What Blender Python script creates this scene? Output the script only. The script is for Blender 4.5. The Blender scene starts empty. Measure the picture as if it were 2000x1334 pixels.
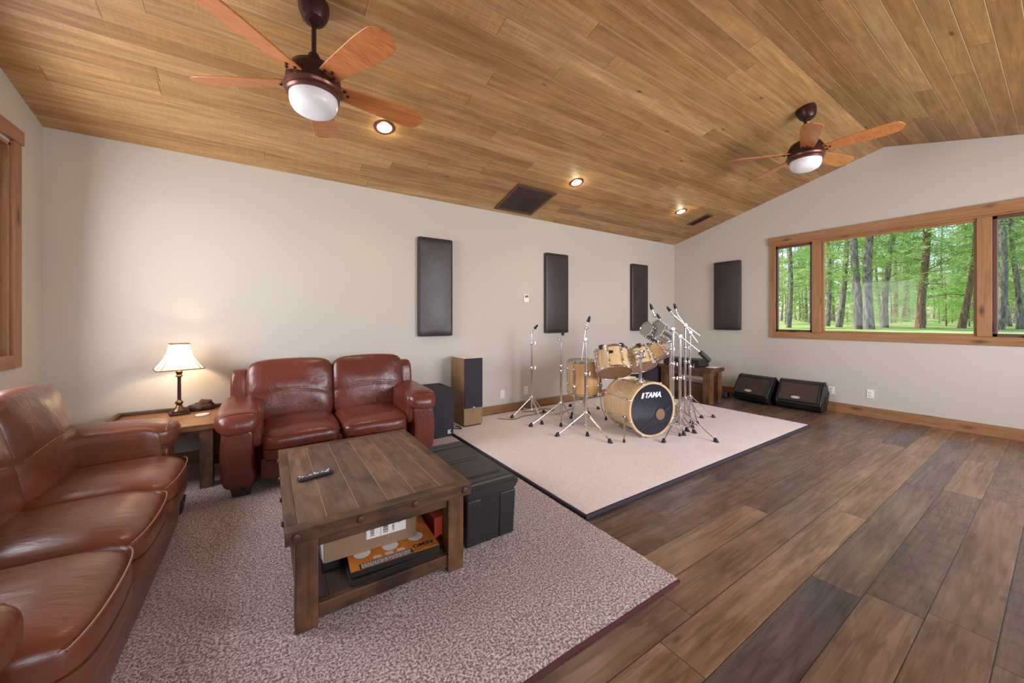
import bpy, bmesh, math, random
from math import pi, sin, cos, radians, sqrt
from mathutils import Matrix, Vector, noise
random.seed(7)
sc = bpy.context.scene
COL = sc.collection

# ------------------------------------------------------------------ camera
CAM = Vector((-6.6213, -4.2176, 1.28)); PHI = radians(33.2966)
cd = bpy.data.cameras.new('camera'); cam = bpy.data.objects.new('camera', cd); COL.objects.link(cam)
cam.location = CAM; cam.rotation_euler = (pi/2, 0, -PHI)
cd.sensor_width = 36; cd.lens = 718.917/2000*36
cd.shift_x = (1000-993.812)/2000; cd.shift_y = (623.7025-667)/2000
cd.clip_start = .05; cd.clip_end = 500
sc.camera = cam
# ------------------------------------------------------------------ colour management
vs = sc.view_settings
sc.display_settings.display_device = 'sRGB'
vs.view_transform = 'Standard'; vs.look = 'None'; vs.gamma = 1; vs.use_curve_mapping = False
vs.exposure = 0.80
# ------------------------------------------------------------------ world
w = bpy.data.worlds.new('world'); sc.world = w; w.use_nodes = True
wn = w.node_tree; wn.nodes.clear()
wo = wn.nodes.new('ShaderNodeOutputWorld'); wb = wn.nodes.new('ShaderNodeBackground')
sk = wn.nodes.new('ShaderNodeTexSky'); sk.sky_type = 'NISHITA'; sk.sun_disc = False
sk.sun_elevation = radians(52); sk.sun_rotation = radians(10); sk.air_density = 1.0; sk.dust_density = 2.0
wn.links.new(sk.outputs[0], wb.inputs[0]); wb.inputs[1].default_value = 0.22
wn.links.new(wb.outputs[0], wo.inputs[0])
# sun (behind the back wall, high), area fill lights outside unseen windows added behind the camera
def light(name, kind, loc, energy, color=(1,1,1), aim=None, **kw):
    l = bpy.data.lights.new(name, kind); l.energy = energy; l.color = color
    for k, v in kw.items(): setattr(l, k, v)
    o = bpy.data.objects.new(name, l); COL.objects.link(o); o.location = loc
    if aim is not None:
        d = Vector(aim)-Vector(loc); o.rotation_euler = d.to_track_quat('-Z', 'Y').to_euler()
    return o
light('sun', 'SUN', (0, 0, 30), 3.0, (1, .95, .84), aim=(6, -18, 0), angle=radians(.6))
light('added_front_fill', 'AREA', (-5.9, -6.15, 1.75), 37, (.97, .92, 1.0), aim=(-5.7, -2.0, 1.5), shape='RECTANGLE', size=2.4, size_y=1.6)
light('added_front_fill', 'AREA', (-2.3, -6.15, 1.75), 146, (.97, .92, 1.0), aim=(-2.3, -2.0, 1.5), shape='RECTANGLE', size=2.4, size_y=1.6)
light('daylight_left_window', 'AREA', (-8.3, -1.25, 1.75), 56, (.96, .94, 1.0), aim=(0, -4.4, 1.5), shape='RECTANGLE', size=1.3, size_y=1.3)
p = light('portal_right_window', 'AREA', (.12, -2.96, 1.75), 1, aim=(-5, -2.96, 1.75), shape='RECTANGLE', size=2.6, size_y=1.35)
p.data.cycles.is_portal = True

H = 2.722; LX = -8.023; SL = .26392; YR = -2.9148; YF = 2*YR; ZR = H-SL*YR
def zc(y): return H-SL*y if y >= YR else H-SL*(2*YR-y)

# ================================================================== materials
def lin(c):
    return tuple(((x/255)/12.92 if x/255 <= .04045 else ((x/255+.055)/1.055)**2.4) for x in c)+(1,)
class NT:
    def __init__(s, name):
        s.m = bpy.data.materials.new(name); s.m.use_nodes = True; s.t = s.m.node_tree; s.t.nodes.clear()
        s.out = s.t.nodes.new('ShaderNodeOutputMaterial')
    def n(s, typ, props=None, **ins):
        nd = s.t.nodes.new(typ)
        for k, v in (props or {}).items(): setattr(nd, k, v)
        for k, v in ins.items():
            key = int(k[1:]) if k[0] == '_' and k[1:].isdigit() else k.replace('_', ' ')
            s.set(nd, key, v)
        return nd
    def set(s, nd, key, v):
        i = nd.inputs[key]
        if isinstance(v, bpy.types.NodeSocket): s.t.links.new(v, i)
        else: i.default_value = v
    def math(s, op, a, b=None, c=None):
        nd = s.t.nodes.new('ShaderNodeMath'); nd.operation = op
        for i, v in enumerate((a, b, c)):
            if v is not None: s.set(nd, i, v)
        return nd.outputs[0]
    def mix(s, f, a, b, mode='MIX'):
        nd = s.t.nodes.new('ShaderNodeMix'); nd.data_type = 'RGBA'; nd.blend_type = mode
        s.set(nd, 0, f); s.set(nd, 6, a); s.set(nd, 7, b); return nd.outputs[2]
    def ramp(s, f, stops, interp='LINEAR'):
        nd = s.t.nodes.new('ShaderNodeValToRGB'); cr = nd.color_ramp; cr.interpolation = interp
        while len(cr.elements) < len(stops): cr.elements.new(.5)
        for e, (p_, c) in zip(cr.elements, stops): e.position = p_; e.color = c
        s.set(nd, 0, f); return nd.outputs[0]
    def co(s, scale=(1, 1, 1), rot=(0, 0, 0), loc=(0, 0, 0)):
        tc = s.n('ShaderNodeTexCoord'); mp = s.n('ShaderNodeMapping')
        mp.inputs['Scale'].default_value = scale; mp.inputs['Rotation'].default_value = rot; mp.inputs['Location'].default_value = loc
        s.t.links.new(tc.outputs['Object'], mp.inputs[0]); return mp.outputs[0]
    def noise(s, vec, scale, detail=4, rough=.5, dist=0, dim='3D', w=None):
        nd = s.n('ShaderNodeTexNoise', dict(noise_dimensions=dim)); s.set(nd, 'Vector', vec)
        nd.inputs['Scale'].default_value = scale; nd.inputs['Detail'].default_value = detail
        nd.inputs['Roughness'].default_value = rough; nd.inputs['Distortion'].default_value = dist
        if w is not None: s.set(nd, 'W', w)
        return nd.outputs[0]
    def bump(s, h, strength=.3, dist=.01, normal=None):
        nd = s.n('ShaderNodeBump'); s.set(nd, 'Height', h); nd.inputs['Strength'].default_value = strength
        nd.inputs['Distance'].default_value = dist
        if normal is not None: s.set(nd, 'Normal', normal)
        return nd.outputs[0]
    def bsdf(s, color, rough=.5, metal=0, normal=None, spec=.5, **kw):
        b = s.n('ShaderNodeBsdfPrincipled'); s.set(b, 'Base Color', color); s.set(b, 'Roughness', rough)
        s.set(b, 'Metallic', metal); b.inputs['Specular IOR Level'].default_value = spec
        if normal is not None: s.set(b, 'Normal', normal)
        for k, v in kw.items(): s.set(b, k.replace('_', ' '), v)
        return b
    def done(s, sh):
        s.t.links.new(sh.outputs[0] if hasattr(sh, 'outputs') else sh, s.out.inputs[0]); return s.m
def plain(name, rgb, rough=.5, metal=0, bump=0, bscale=80, spec=.5, var=0, **kw):
    t = NT(name); c = lin(rgb); n_ = None; vec = t.co()
    nz = t.noise(vec, bscale, 3)
    if var:
        nv = t.noise(vec, 6, 4)
        c = t.mix(t.math('MULTIPLY', nv, var), c, tuple(x*.45 for x in c[:3])+(1,))
    if bump: n_ = t.bump(nz, bump, .004)
    return t.done(t.bsdf(c, rough, metal, n_, spec, **kw))

def planks(name, tones, width, length, ax='x', rough=.4, grain=(1.2, 28), seam=.012, seam_c=(.02, .013, .008, 1), seam_hi=None,
           knots=0, saw=0, gstr=.5, bumps=.25, spec=.5, dark=.45, figure=0, mottle=0, msc=(.9, 5.0)):
    """boards running along ax, random tones board by board, grain stretched along the board"""
    t = NT(name); tc = t.n('ShaderNodeTexCoord'); sp = t.n('ShaderNodeSeparateXYZ', None, _0=tc.outputs['Object'])
    X, Y, Z = sp.outputs
    a, b, c3 = {'x': (X, Y, Z), 'y': (Y, X, Z), 'z': (Z, X, Y), 'xz': (X, Z, Y), 'yz': (Y, Z, X)}[ax]
    ac = t.math('DIVIDE', b, width); row = t.math('FLOOR', ac); fr = t.math('FRACT', ac)
    r1 = t.n('ShaderNodeTexWhiteNoise', dict(noise_dimensions='1D'), W=row).outputs[0]
    al = t.math('ADD', t.math('DIVIDE', a, length), t.math('MULTIPLY', r1, 7.31)); cl = t.math('FLOOR', al); fl = t.math('FRACT', al)
    cv = t.n('ShaderNodeCombineXYZ', None, _0=row, _1=cl, _2=3.7)
    rc = t.n('ShaderNodeTexWhiteNoise', dict(noise_dimensions='3D'), Vector=cv.outputs[0]).outputs[0]
    n_ = len(tones)
    base = t.ramp(rc, [((i+.5)/n_, lin(c)) for i, c in enumerate(tones)])
    off = t.math('MULTIPLY', rc, 40)
    gv = t.n('ShaderNodeCombineXYZ', None, _0=t.math('MULTIPLY', a, grain[0]), _1=t.math('MULTIPLY', b, grain[1]), _2=t.math('ADD', off, c3)).outputs[0]
    g = t.noise(gv, 2.2, 7, .62, .6)
    gm = t.n('ShaderNodeMapRange', None, _0=g, _1=.38, _2=.68).outputs[0]
    col = t.mix(t.math('MULTIPLY', gm, gstr), base, t.mix(1, base, (dark, dark*.86, dark*.74, 1), 'MULTIPLY'))
    if mottle:
        mv = t.n('ShaderNodeCombineXYZ', None, _0=t.math('MULTIPLY', a, msc[0]), _1=t.math('MULTIPLY', b, msc[1]), _2=off).outputs[0]
        mn_ = t.noise(mv, 2.0, 5, .6, .7); mm = t.n('ShaderNodeMapRange', None, _0=mn_, _1=.40, _2=.66).outputs[0]
        col = t.mix(t.math('MULTIPLY', mm, mottle), col, t.mix(1, col, (.5, .46, .45, 1), 'MULTIPLY'))
        m2 = t.n('ShaderNodeMapRange', None, _0=mn_, _1=.42, _2=.28).outputs[0]
        col = t.mix(t.math('MULTIPLY', m2, mottle*.8), col, t.mix(1, col, (1.45, 1.38, 1.25, 1), 'MULTIPLY'))
    if figure:
        fv = t.n('ShaderNodeCombineXYZ', None, _0=t.math('MULTIPLY', a, 1.0), _1=t.math('MULTIPLY', b, 11), _2=off).outputs[0]
        wv = t.n('ShaderNodeTexWave', dict(wave_type='RINGS', rings_direction='Y'), Vector=fv); wv.inputs['Scale'].default_value = 2.6
        wv.inputs['Distortion'].default_value = 5; wv.inputs['Detail'].default_value = 3; wv.inputs['Detail Scale'].default_value = 1.2
        wm = t.n('ShaderNodeMapRange', None, _0=wv.outputs[1], _1=.0, _2=.22, _3=1.0, _4=0.0).outputs[0]
        col = t.mix(t.math('MULTIPLY', wm, figure), col, t.mix(1, col, (.5, .44, .4, 1), 'MULTIPLY'))
    if saw:
        sv = t.n('ShaderNodeCombineXYZ', None, _0=t.math('MULTIPLY', a, 60), _1=t.math('MULTIPLY', b, 3), _2=off).outputs[0]
        s1 = t.noise(sv, 1.6, 2, .5); sv2 = t.noise(gv, .8, 2)
        sm = t.math('MULTIPLY', t.n('ShaderNodeMapRange', None, _0=s1, _1=.42, _2=.66).outputs[0], t.n('ShaderNodeMapRange', None, _0=sv2, _1=.4, _2=.6).outputs[0])
        col = t.mix(t.math('MULTIPLY', sm, saw), col, t.mix(1, col, (1.35, 1.3, 1.15, 1), 'MULTIPLY'))
    if knots:
        kv = t.n('ShaderNodeCombineXYZ', None, _0=t.math('MULTIPLY', a, 1.5), _1=t.math('MULTIPLY', b, 4.2), _2=off).outputs[0]
        vo = t.n('ShaderNodeTexVoronoi', None, Vector=kv, Scale=1.2).outputs[0]
        km = t.n('ShaderNodeMapRange', None, _0=vo, _1=.03, _2=.085, _3=1.0, _4=0.0).outputs[0]
        col = t.mix(t.math('MULTIPLY', km, knots), col, t.mix(1, col, (.33, .22, .14, 1), 'MULTIPLY'))
    d = t.math('MULTIPLY', t.math('SUBTRACT', .5, t.math('ABSOLUTE', t.math('SUBTRACT', fr, .5))), width)      # distance to the long edge, metres
    e = t.math('MULTIPLY', t.math('SUBTRACT', .5, t.math('ABSOLUTE', t.math('SUBTRACT', fl, .5))), length)
    dm = t.math('MINIMUM', d, e)
    if seam_hi is not None:  # highlight along the groove edges, painted as a pale line
        hm = t.n('ShaderNodeMapRange', None, _0=d, _1=seam*1.6, _2=seam*2.4, _3=1.0, _4=0.0).outputs[0]
        col = t.mix(t.math('MULTIPLY', hm, .6), col, seam_hi)
    sm2 = t.n('ShaderNodeMapRange', None, _0=dm, _1=seam*.5, _2=seam, _3=1.0, _4=0.0).outputs[0]
    col = t.mix(sm2, col, seam_c)
    hgt = t.math('ADD', t.n('ShaderNodeMapRange', None, _0=dm, _1=0., _2=seam*2.2).outputs[0], t.math('MULTIPLY', g, .25))
    ro = t.math('ADD', rough-.08, t.math('MULTIPLY', g, .16))
    return t.done(t.bsdf(col, ro, 0, t.bump(hgt, bumps, .004), spec))

def wood(name, c1, c2, ax='x', scale=1, rough=.45, knots=.6, stain=0, coat=0):
    """solid stained timber; grain along ax"""
    t = NT(name); st = {'x': (1.3, 16, 16), 'y': (16, 1.3, 16), 'z': (16, 16, 1.3)}[ax]
    v = t.co(tuple(s*scale for s in st)); g = t.noise(v, 1.5, 7, .6, .8)
    info = t.n('ShaderNodeObjectInfo'); 
    col = t.ramp(g, [(.3, lin(c1)), (.68, lin(c2))])
    kv = t.co(tuple(scale*s for s in {'x': (2.2, 7, 7), 'y': (7, 2.2, 7), 'z': (7, 7, 2.2)}[ax]), loc=(.37, .61, .13))
    vo = t.n('ShaderNodeTexVoronoi', None, Vector=kv, Scale=1.0).outputs[0]
    km = t.n('ShaderNodeMapRange', None, _0=vo, _1=.05, _2=.2, _3=1.0, _4=0.0).outputs[0]
    col = t.mix(t.math('MULTIPLY', km, knots), col, lin(tuple(x*.42 for x in c1)))
    if stain:
        b_ = t.noise(t.co((3.2, 3.2, 3.2)), 2.0, 5, .6)
        bm = t.n('ShaderNodeMapRange', None, _0=b_, _1=.45, _2=.62).outputs[0]
        col = t.mix(t.math('MULTIPLY', bm, stain), col, lin(tuple(x*.5 for x in c1)))
    return t.done(t.bsdf(col, rough, 0, t.bump(g, .12, .003), .5, Coat_Weight=coat))

def leather(name, c1, c2, rough=.36, wr=.3):
    t = NT(name); v = t.co()
    big = t.noise(v, 2.2, 4, .55); col = t.ramp(big, [(.3, lin(c1)), (.7, lin(c2))])
    cell = t.n('ShaderNodeTexVoronoi', dict(feature='DISTANCE_TO_EDGE'), Vector=v, Scale=420.).outputs[0]
    wv = t.co((14, 3.2, 9)); wn_ = t.noise(wv, 1.3, 4, .55, 1.2)
    h = t.math('ADD', t.math('MULTIPLY', t.math('MINIMUM', cell, .1), .12), t.math('MULTIPLY', wn_, .9))
    sc_ = t.noise(t.co((30, 5, 20)), 2, 3, .6)
    return t.done(t.bsdf(col, t.math('ADD', rough-.07, t.math('MULTIPLY', big, .16)), 0, t.bump(h, wr, .012), .55))

M = {}
t = NT('painted_drywall'); v = t.co(); nz = t.noise(v, 260, 3); big = t.noise(v, .8, 2)
M['wall'] = t.done(t.bsdf(t.mix(t.math('MULTIPLY', big, .08), lin((194, 187, 177)), lin((180, 174, 164))), .72, 0, t.bump(nz, .06, .002), .3))
M['ceil'] = planks('stained_pine_boards', [(172, 132, 84), (186, 148, 98), (160, 118, 70), (196, 160, 112), (178, 136, 84), (156, 118, 74), (188, 148, 98)], .127, 2.6, 'x', .5,
                   (1.0, 20), .0022, lin((92, 60, 32)), lin((226, 196, 150)), knots=.9, saw=.6, gstr=.75, bumps=.4, dark=.62, mottle=.5, msc=(.8, 7))
M['floor'] = planks('oak_floor_boards', [(112, 90, 78), (126, 99, 83), (100, 88, 82), (148, 118, 95), (116, 89, 73), (96, 86, 84), (134, 106, 88), (108, 84, 70), (150, 121, 97)], .1847, 1.9, 'x', .27,
                    (1.0, 20), .0022, (.012, .009, .007, 1), None, knots=.6, saw=.25, gstr=.7, bumps=.2, dark=.52, figure=.45, mottle=.75)
M['trim_x'] = wood('alder_trim_along_x', (122, 86, 52), (152, 112, 72), 'x', 1, .42, .8)
M['trim_y'] = wood('alder_trim_along_y', (134, 92, 54), (164, 120, 78), 'y', 1, .42, .85)
M['trim_z'] = wood('alder_trim_upright', (134, 92, 54), (164, 120, 78), 'z', 1, .42, .85)
M['sash'] = plain('bronze_sash', (92, 58, 50), .45)
M['rust_top'] = planks('rustic_table_boards', [(102, 76, 62), (114, 86, 67), (94, 72, 62), (122, 93, 70), (102, 76, 61)], .128, 5, 'y', .42, (1.6, 18), .0016, lin((170, 130, 88)),
                       None, knots=.75, saw=1.0, gstr=.7, bumps=.35, dark=.5, mottle=1.0, msc=(2.2, 7))
M['rust_x'] = wood('rustic_wood_along_x', (66, 43, 27), (108, 74, 47), 'x', 1.2, .5, .7, .75)
M['rust_y'] = wood('rustic_wood_along_y', (66, 43, 27), (108, 74, 47), 'y', 1.2, .5, .7, .75)
M['rust_z'] = wood('rustic_wood_upright', (82, 52, 30), (124, 84, 50), 'z', 1.2, .5, .8, .6)
M['end_top'] = wood('end_table_boards', (118, 78, 46), (154, 108, 68), 'x', 1.2, .42, .6, .35)
M['leather'] = leather('brown_leather', (92, 48, 32), (118, 67, 46), .23, .3)
M['leather2'] = leather('red_brown_leather', (86, 38, 28), (108, 52, 38), .27, .32)
M['piping'] = plain('leather_piping', (132, 86, 58), .45)
M['seam'] = plain('leather_seam', (70, 32, 24), .5)
M['darkwood'] = plain('dark_wood_foot', (58, 34, 24), .5)
M['panel'] = leather('black_leather', (42, 31, 33), (54, 43, 43), .40, .22)
M['black'] = plain('black_plastic', (26, 24, 28), .45, bump=.15, bscale=400)
M['tote'] = plain('black_tote_plastic', (42, 41, 42), .42, bump=.18, bscale=300)
M['carpetcab'] = plain('black_cabinet_covering', (34, 35, 42), .75, bump=.4, bscale=500)
M['rubber'] = plain('black_rubber', (30, 24, 27), .6)
M['grille'] = plain('black_grille_cloth', (44, 40, 50), .85, bump=.3, bscale=900)
M['chrome'] = plain('chrome', (218, 216, 218), .2, 1.0)
M['steel'] = plain('brushed_steel', (190, 190, 192), .28, 1.0)
M['brassy'] = plain('dull_brass', (116, 92, 64), .34, 1.0)
M['white'] = plain('white_plastic', (232, 228, 220), .4)
M['paper'] = plain('white_paper', (232, 226, 220), .7)
M['ink'] = plain('black_ink', (24, 22, 24), .6)
M['whiteink'] = plain('white_ink', (226, 226, 226), .5)
M['bronze'] = plain('oil_rubbed_bronze', (64, 38, 36), .36, .55, spec=.5)
M['bronze_rim'] = plain('bronze_rim', (104, 66, 56), .32, .6)
M['vent'] = plain('brown_painted_steel', (88, 56, 42), .45)
M['ventdark'] = plain('dark_vent_throat', (22, 14, 10), .8)
M['blade'] = wood('fan_blade_wood', (160, 92, 46), (200, 126, 70), 'x', 1.6, .36, 0, 0, .12)
M['maple'] = wood('maple_drum_shell', (202, 168, 122), (222, 192, 148), 'z', .8, .25, 0, 0, .6)
M['maple_dark'] = wood('amber_drum_shell', (188, 144, 94), (210, 170, 118), 'z', .8, .25, 0, 0, .6)
t = NT('clear_drum_head'); g = t.noise(t.co(), 3, 2)
M['head'] = t.done(t.bsdf(t.mix(g, lin((176, 140, 104)), lin((190, 152, 116))), .3, 0, None, .5))
M['headgrey'] = plain('grey_drum_head', (150, 148, 138), .35)
M['headblue'] = plain('black_drum_head', (36, 38, 50), .17, spec=.6)
M['pillow'] = plain('brown_pad', (140, 106, 78), .7, var=.4)
M['concrete'] = plain('rock', (84, 58, 50), .9, bump=1.0, bscale=40, var=.8)
M['orange'] = plain('orange_card', (206, 122, 40), .5, var=.15)
M['cardboard'] = plain('cardboard', (150, 120, 92), .8, var=.2)
M['red'] = plain('red_card', (170, 54, 28), .6, var=.4)
M['boxblack'] = plain('black_card', (34, 26, 24), .5, var=.3)
M['oakveneer'] = wood('oak_veneer', (128, 96, 66), (152, 118, 84), 'z', 1.5, .45, 0)
M['binding'] = plain('rug_binding', (52, 46, 56), .8)
def carpet(name, c1, c2, c3, sc_, b, mid=.5):
    t = NT(name); v = t.co(); a_ = t.noise(v, sc_, 3, .75); big = t.noise(v, 1.6, 3); fi = t.noise(v, sc_*2.3, 2, .6)
    col = t.ramp(a_, [(.41, lin(c1)), (mid, lin(c2)), (.58, lin(c3))])
    col = t.mix(t.math('MULTIPLY', t.n('ShaderNodeMapRange', None, _0=big, _1=.4, _2=.65).outputs[0], .16), col, t.mix(1, col, (.7, .66, .62, 1), 'MULTIPLY'))
    return t.done(t.bsdf(col, .95, 0, t.bump(t.math('ADD', a_, t.math('MULTIPLY', fi, .6)), b, .02), .1, Sheen_Weight=.25))
M['carpet'] = carpet('speckled_carpet_pile', (122, 98, 90), (196, 172, 164), (250, 234, 232), 105, .8)
M['rug'] = carpet('beige_rug_pile', (214, 197, 190), (225, 209, 202), (234, 220, 213), 120, .4)
t = NT('glass'); gl = t.n('ShaderNodeBsdfGlossy', None, Roughness=.0); tr = t.n('ShaderNodeBsdfTransparent')
tr.inputs[0].default_value = (.97, .985, .975, 1); fz = t.n('ShaderNodeFresnel', None, IOR=1.45); mx = t.n('ShaderNodeMixShader')
t.t.links.new(t.math('MULTIPLY', fz.outputs[0], .12), mx.inputs[0]); t.t.links.new(tr.outputs[0], mx.inputs[1]); t.t.links.new(gl.outputs[0], mx.inputs[2])
M['glass'] = t.done(mx)
def emit(name, rgb, s):
    t = NT(name); e = t.n('ShaderNodeEmission', None, Strength=s); e.inputs[0].default_value = rgb; return t.done(e)
M['bulb'] = emit('lamp_glow', (1, .86, .62, 1), 14)
t = NT('linen_shade'); d = t.n('ShaderNodeBsdfDiffuse'); d.inputs[0].default_value = lin((236, 226, 210)); tl = t.n('ShaderNodeBsdfTranslucent')
tl.inputs[0].default_value = lin((246, 232, 206)); mx = t.n('ShaderNodeMixShader'); mx.inputs[0].default_value = .55
t.t.links.new(d.outputs[0], mx.inputs[1]); t.t.links.new(tl.outputs[0], mx.inputs[2]); M['shade'] = t.done(mx)
M['bowl'] = plain('opal_glass', (236, 236, 240), .3, spec=.5, Subsurface_Weight=.2)
# outdoors
def bark(name, c1, c2):
    t = NT(name); v = t.co((9, 9, 2.2)); g = t.noise(v, 2.0, 6, .65, .5)
    return t.done(t.bsdf(t.ramp(g, [(.35, lin(c1)), (.65, lin(c2))]), .9, 0, t.bump(g, 1.0, .04), .1))
M['bark'] = bark('grey_bark', (86, 76, 69), (178, 166, 156)); M['bark2'] = bark('red_brown_bark', (104, 80, 66), (176, 142, 118))
def leafm(name, c1, c2):
    t = NT(name); g = t.noise(t.co(), 1.1, 3); col = t.ramp(g, [(.35, lin(c1)), (.65, lin(c2))])
    d = t.n('ShaderNodeBsdfDiffuse', None, Color=col); tl = t.n('ShaderNodeBsdfTranslucent', None, Color=col); mx = t.n('ShaderNodeMixShader'); mx.inputs[0].default_value = .5
    t.t.links.new(d.outputs[0], mx.inputs[1]); t.t.links.new(tl.outputs[0], mx.inputs[2]); return t.done(mx)
M['needle'] = leafm('pine_needles', (104, 138, 72), (188, 210, 138)); M['needle2'] = leafm('fresh_leaves', (140, 184, 90), (196, 226, 138))
t = NT('meadow_grass'); g = t.noise(t.co((1, .35, 1)), 1.2, 6, .65)
M['grass'] = t.done(t.bsdf(t.ramp(g, [(.32, lin((96, 104, 64))), (.5, lin((140, 164, 92))), (.66, lin((190, 186, 146)))]), .95, 0, None, .1))

# ================================================================== geometry helpers
MAT = {}                                                        # thing -> its world matrix
class MB:
    def __init__(s): s.bm = bmesh.new()
    def add(s, verts, faces, mi=0):
        vs_ = [s.bm.verts.new(v) for v in verts]
        for f in faces:
            try: s.bm.faces.new([vs_[i] for i in f]).material_index = mi
            except ValueError: pass
        return s
    def box(s, x0, x1, y0, y1, z0, z1, X=None, mi=0):
        v = [Vector((x, y, z)) for z in (z0, z1) for y in (y0, y1) for x in (x0, x1)]
        if X is not None: v = [X @ q for q in v]
        return s.add(v, [(0, 2, 3, 1), (4, 5, 7, 6), (0, 1, 5, 4), (2, 6, 7, 3), (0, 4, 6, 2), (1, 3, 7, 5)], mi)
    def taper(s, b0, b1, z0, z1, X=None):                         # (x0,x1,y0,y1) at z0 and at z1
        v = [Vector((x, y, z)) for (q, z) in ((b0, z0), (b1, z1)) for y in (q[2], q[3]) for x in (q[0], q[1])]
        if X is not None: v = [X @ q for q in v]
        return s.add(v, [(0, 2, 3, 1), (4, 5, 7, 6), (0, 1, 5, 4), (2, 6, 7, 3), (0, 4, 6, 2), (1, 3, 7, 5)])
    def rings(s, rings, closed=False, caps=True):
        n_ = len(rings[0]); vv = [[s.bm.verts.new(p_) for p_ in r] for r in rings]
        m = len(rings)
        for i in range(m if closed else m-1):
            for j in range(n_):
                k = (j+1) % n_
                s.bm.faces.new((vv[i][j], vv[i][k], vv[(i+1) % m][k], vv[(i+1) % m][j]))
        if caps and not closed:
            s.bm.faces.new(vv[0][::-1]); s.bm.faces.new(vv[-1])
        return s
    def tube(s, pts, r, n_=10, caps=True):
        pts = [Vector(p_) for p_ in pts]; rr = r if isinstance(r, (list, tuple)) else [r]*len(pts)
        rings = []; up = None
        for i, p_ in enumerate(pts):
            d = (pts[min(i+1, len(pts)-1)]-pts[max(i-1, 0)]).normalized()
            if up is None:
                up = d.orthogonal().normalized()
            else:
                up = (up-d*up.dot(d)); up = up.normalized() if up.length > 1e-6 else d.orthogonal().normalized()
            sd = d.cross(up)
            rings.append([p_+rr[i]*(cos(2*pi*j/n_)*up+sin(2*pi*j/n_)*sd) for j in range(n_)])
        return s.rings(rings, caps=caps)
    def lathe(s, prof, n_=32, X=None, caps=True):
        X = X or Matrix.Identity(4)
        return s.rings([[X @ Vector((max(r, 1e-4)*cos(2*pi*j/n_), max(r, 1e-4)*sin(2*pi*j/n_), z)) for j in range(n_)] for r, z in prof], caps=caps)
    def prism(s, outline, X, t0, t1):                              # outline (u,v) in the plane of X, extruded along X's z
        n_ = len(outline); a = [X @ Vector((u, v, t0)) for u, v in outline]; b = [X @ Vector((u, v, t1)) for u, v in outline]
        return s.add(a+b, [tuple(range(n_))[::-1], tuple(range(n_, 2*n_))]+[(i, (i+1) % n_, n_+(i+1) % n_, n_+i) for i in range(n_)])
    def sq(s, size, X=None, e=5, n_=14, fn=None):                  # rounded-box cushion
        a, b, c = (q/2 for q in size); X = X or Matrix.Identity(4); seen = {}
        def vert(p_):
            k = tuple(round(q, 5) for q in p_)
            if k not in seen:
                f = (abs(p_[0])**e+abs(p_[1])**e+abs(p_[2])**e)**(1/e); q = Vector((p_[0]/f*a, p_[1]/f*b, p_[2]/f*c))
                if fn: q = fn(q)
                seen[k] = s.bm.verts.new(X @ q)
            return seen[k]
        g = [math.tan(pi/4*(2*i/n_-1)) for i in range(n_+1)]
        for ax in range(3):
            for sg in (-1, 1):
                for i in range(n_):
                    for j in range(n_):
                        qs = []
                        for (u, v) in ((i, j), (i+1, j), (i+1, j+1), (i, j+1)):
                            p_ = [0, 0, 0]; p_[ax] = sg; p_[(ax+1) % 3] = g[u]; p_[(ax+2) % 3] = g[v]; qs.append(vert(p_))
                        try: s.bm.faces.new(qs if sg > 0 else qs[::-1])
                        except ValueError: pass
        return s
    def build(s, name, mat, parent=None, world=False, smooth=True, bevel=0, seg=2, sub=0, recalc=True, label=None, ang=35):
        if recalc: bmesh.ops.recalc_face_normals(s.bm, faces=s.bm.faces)
        me = bpy.data.meshes.new(name); s.bm.to_mesh(me); s.bm.free()
        for m in (mat if isinstance(mat, (list, tuple)) else [mat]): me.materials.append(m)
        if smooth:
            me.polygons.foreach_set('use_smooth', [True]*len(me.polygons)); me.set_sharp_from_angle(angle=radians(ang))
        o = bpy.data.objects.new(name, me); COL.objects.link(o)
        if parent is not None:
            o.parent = parent; MAT[o] = MAT[parent]
            if world: me.transform(MAT[parent].inverted())
        else: MAT[o] = Matrix.Identity(4)
        if bevel:
            b = o.modifiers.new('bevel', 'BEVEL'); b.width = bevel; b.segments = seg; b.limit_method = 'ANGLE'; b.angle_limit = radians(40)
        if sub:
            b = o.modifiers.new('subdivision', 'SUBSURF'); b.levels = b.render_levels = sub
        if label: o['label'] = label
        return o
def thing(name, label, cat, loc=(0, 0, 0), rotz=0, group=None, X=None):
    o = bpy.data.objects.new(name, None); COL.objects.link(o); o.empty_display_size = .1
    X = X if X is not None else Matrix.Translation(loc) @ Matrix.Rotation(rotz, 4, 'Z')
    o.matrix_world = X; o.location = X.to_translation(); o.rotation_euler = X.to_euler(); MAT[o] = X
    return tag(o, label, cat, group)
def tag(o, label, cat, group=None):
    o['label'] = label; o['category'] = cat
    if group: o['group'] = group
    return o
def struct(o): o['kind'] = 'structure'; return o
def dup(o, X=None, label=None, parent=None):
    c = o.copy(); COL.objects.link(c)
    if parent is not None: c.parent = parent
    else:
        MAT[c] = X; c.location = X.to_translation(); c.rotation_euler = X.to_euler()
        if label: c['label'] = label
    for ch in list(o.children): dup(ch, parent=c)
    return c
def frame(o, z, x=None):                                          # matrix with origin o and z axis z
    z = Vector(z).normalized(); x = Vector(x) if x is not None else z.orthogonal(); x = (x-z*x.dot(z)).normalized(); y = z.cross(x)
    return Matrix(((x.x, y.x, z.x, o[0]), (x.y, y.y, z.y, o[1]), (x.z, y.z, z.z, o[2]), (0, 0, 0, 1)))
def T(x, y, z): return Matrix.Translation((x, y, z))
def R(a, ax): return Matrix.Rotation(a, 4, ax)
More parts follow.
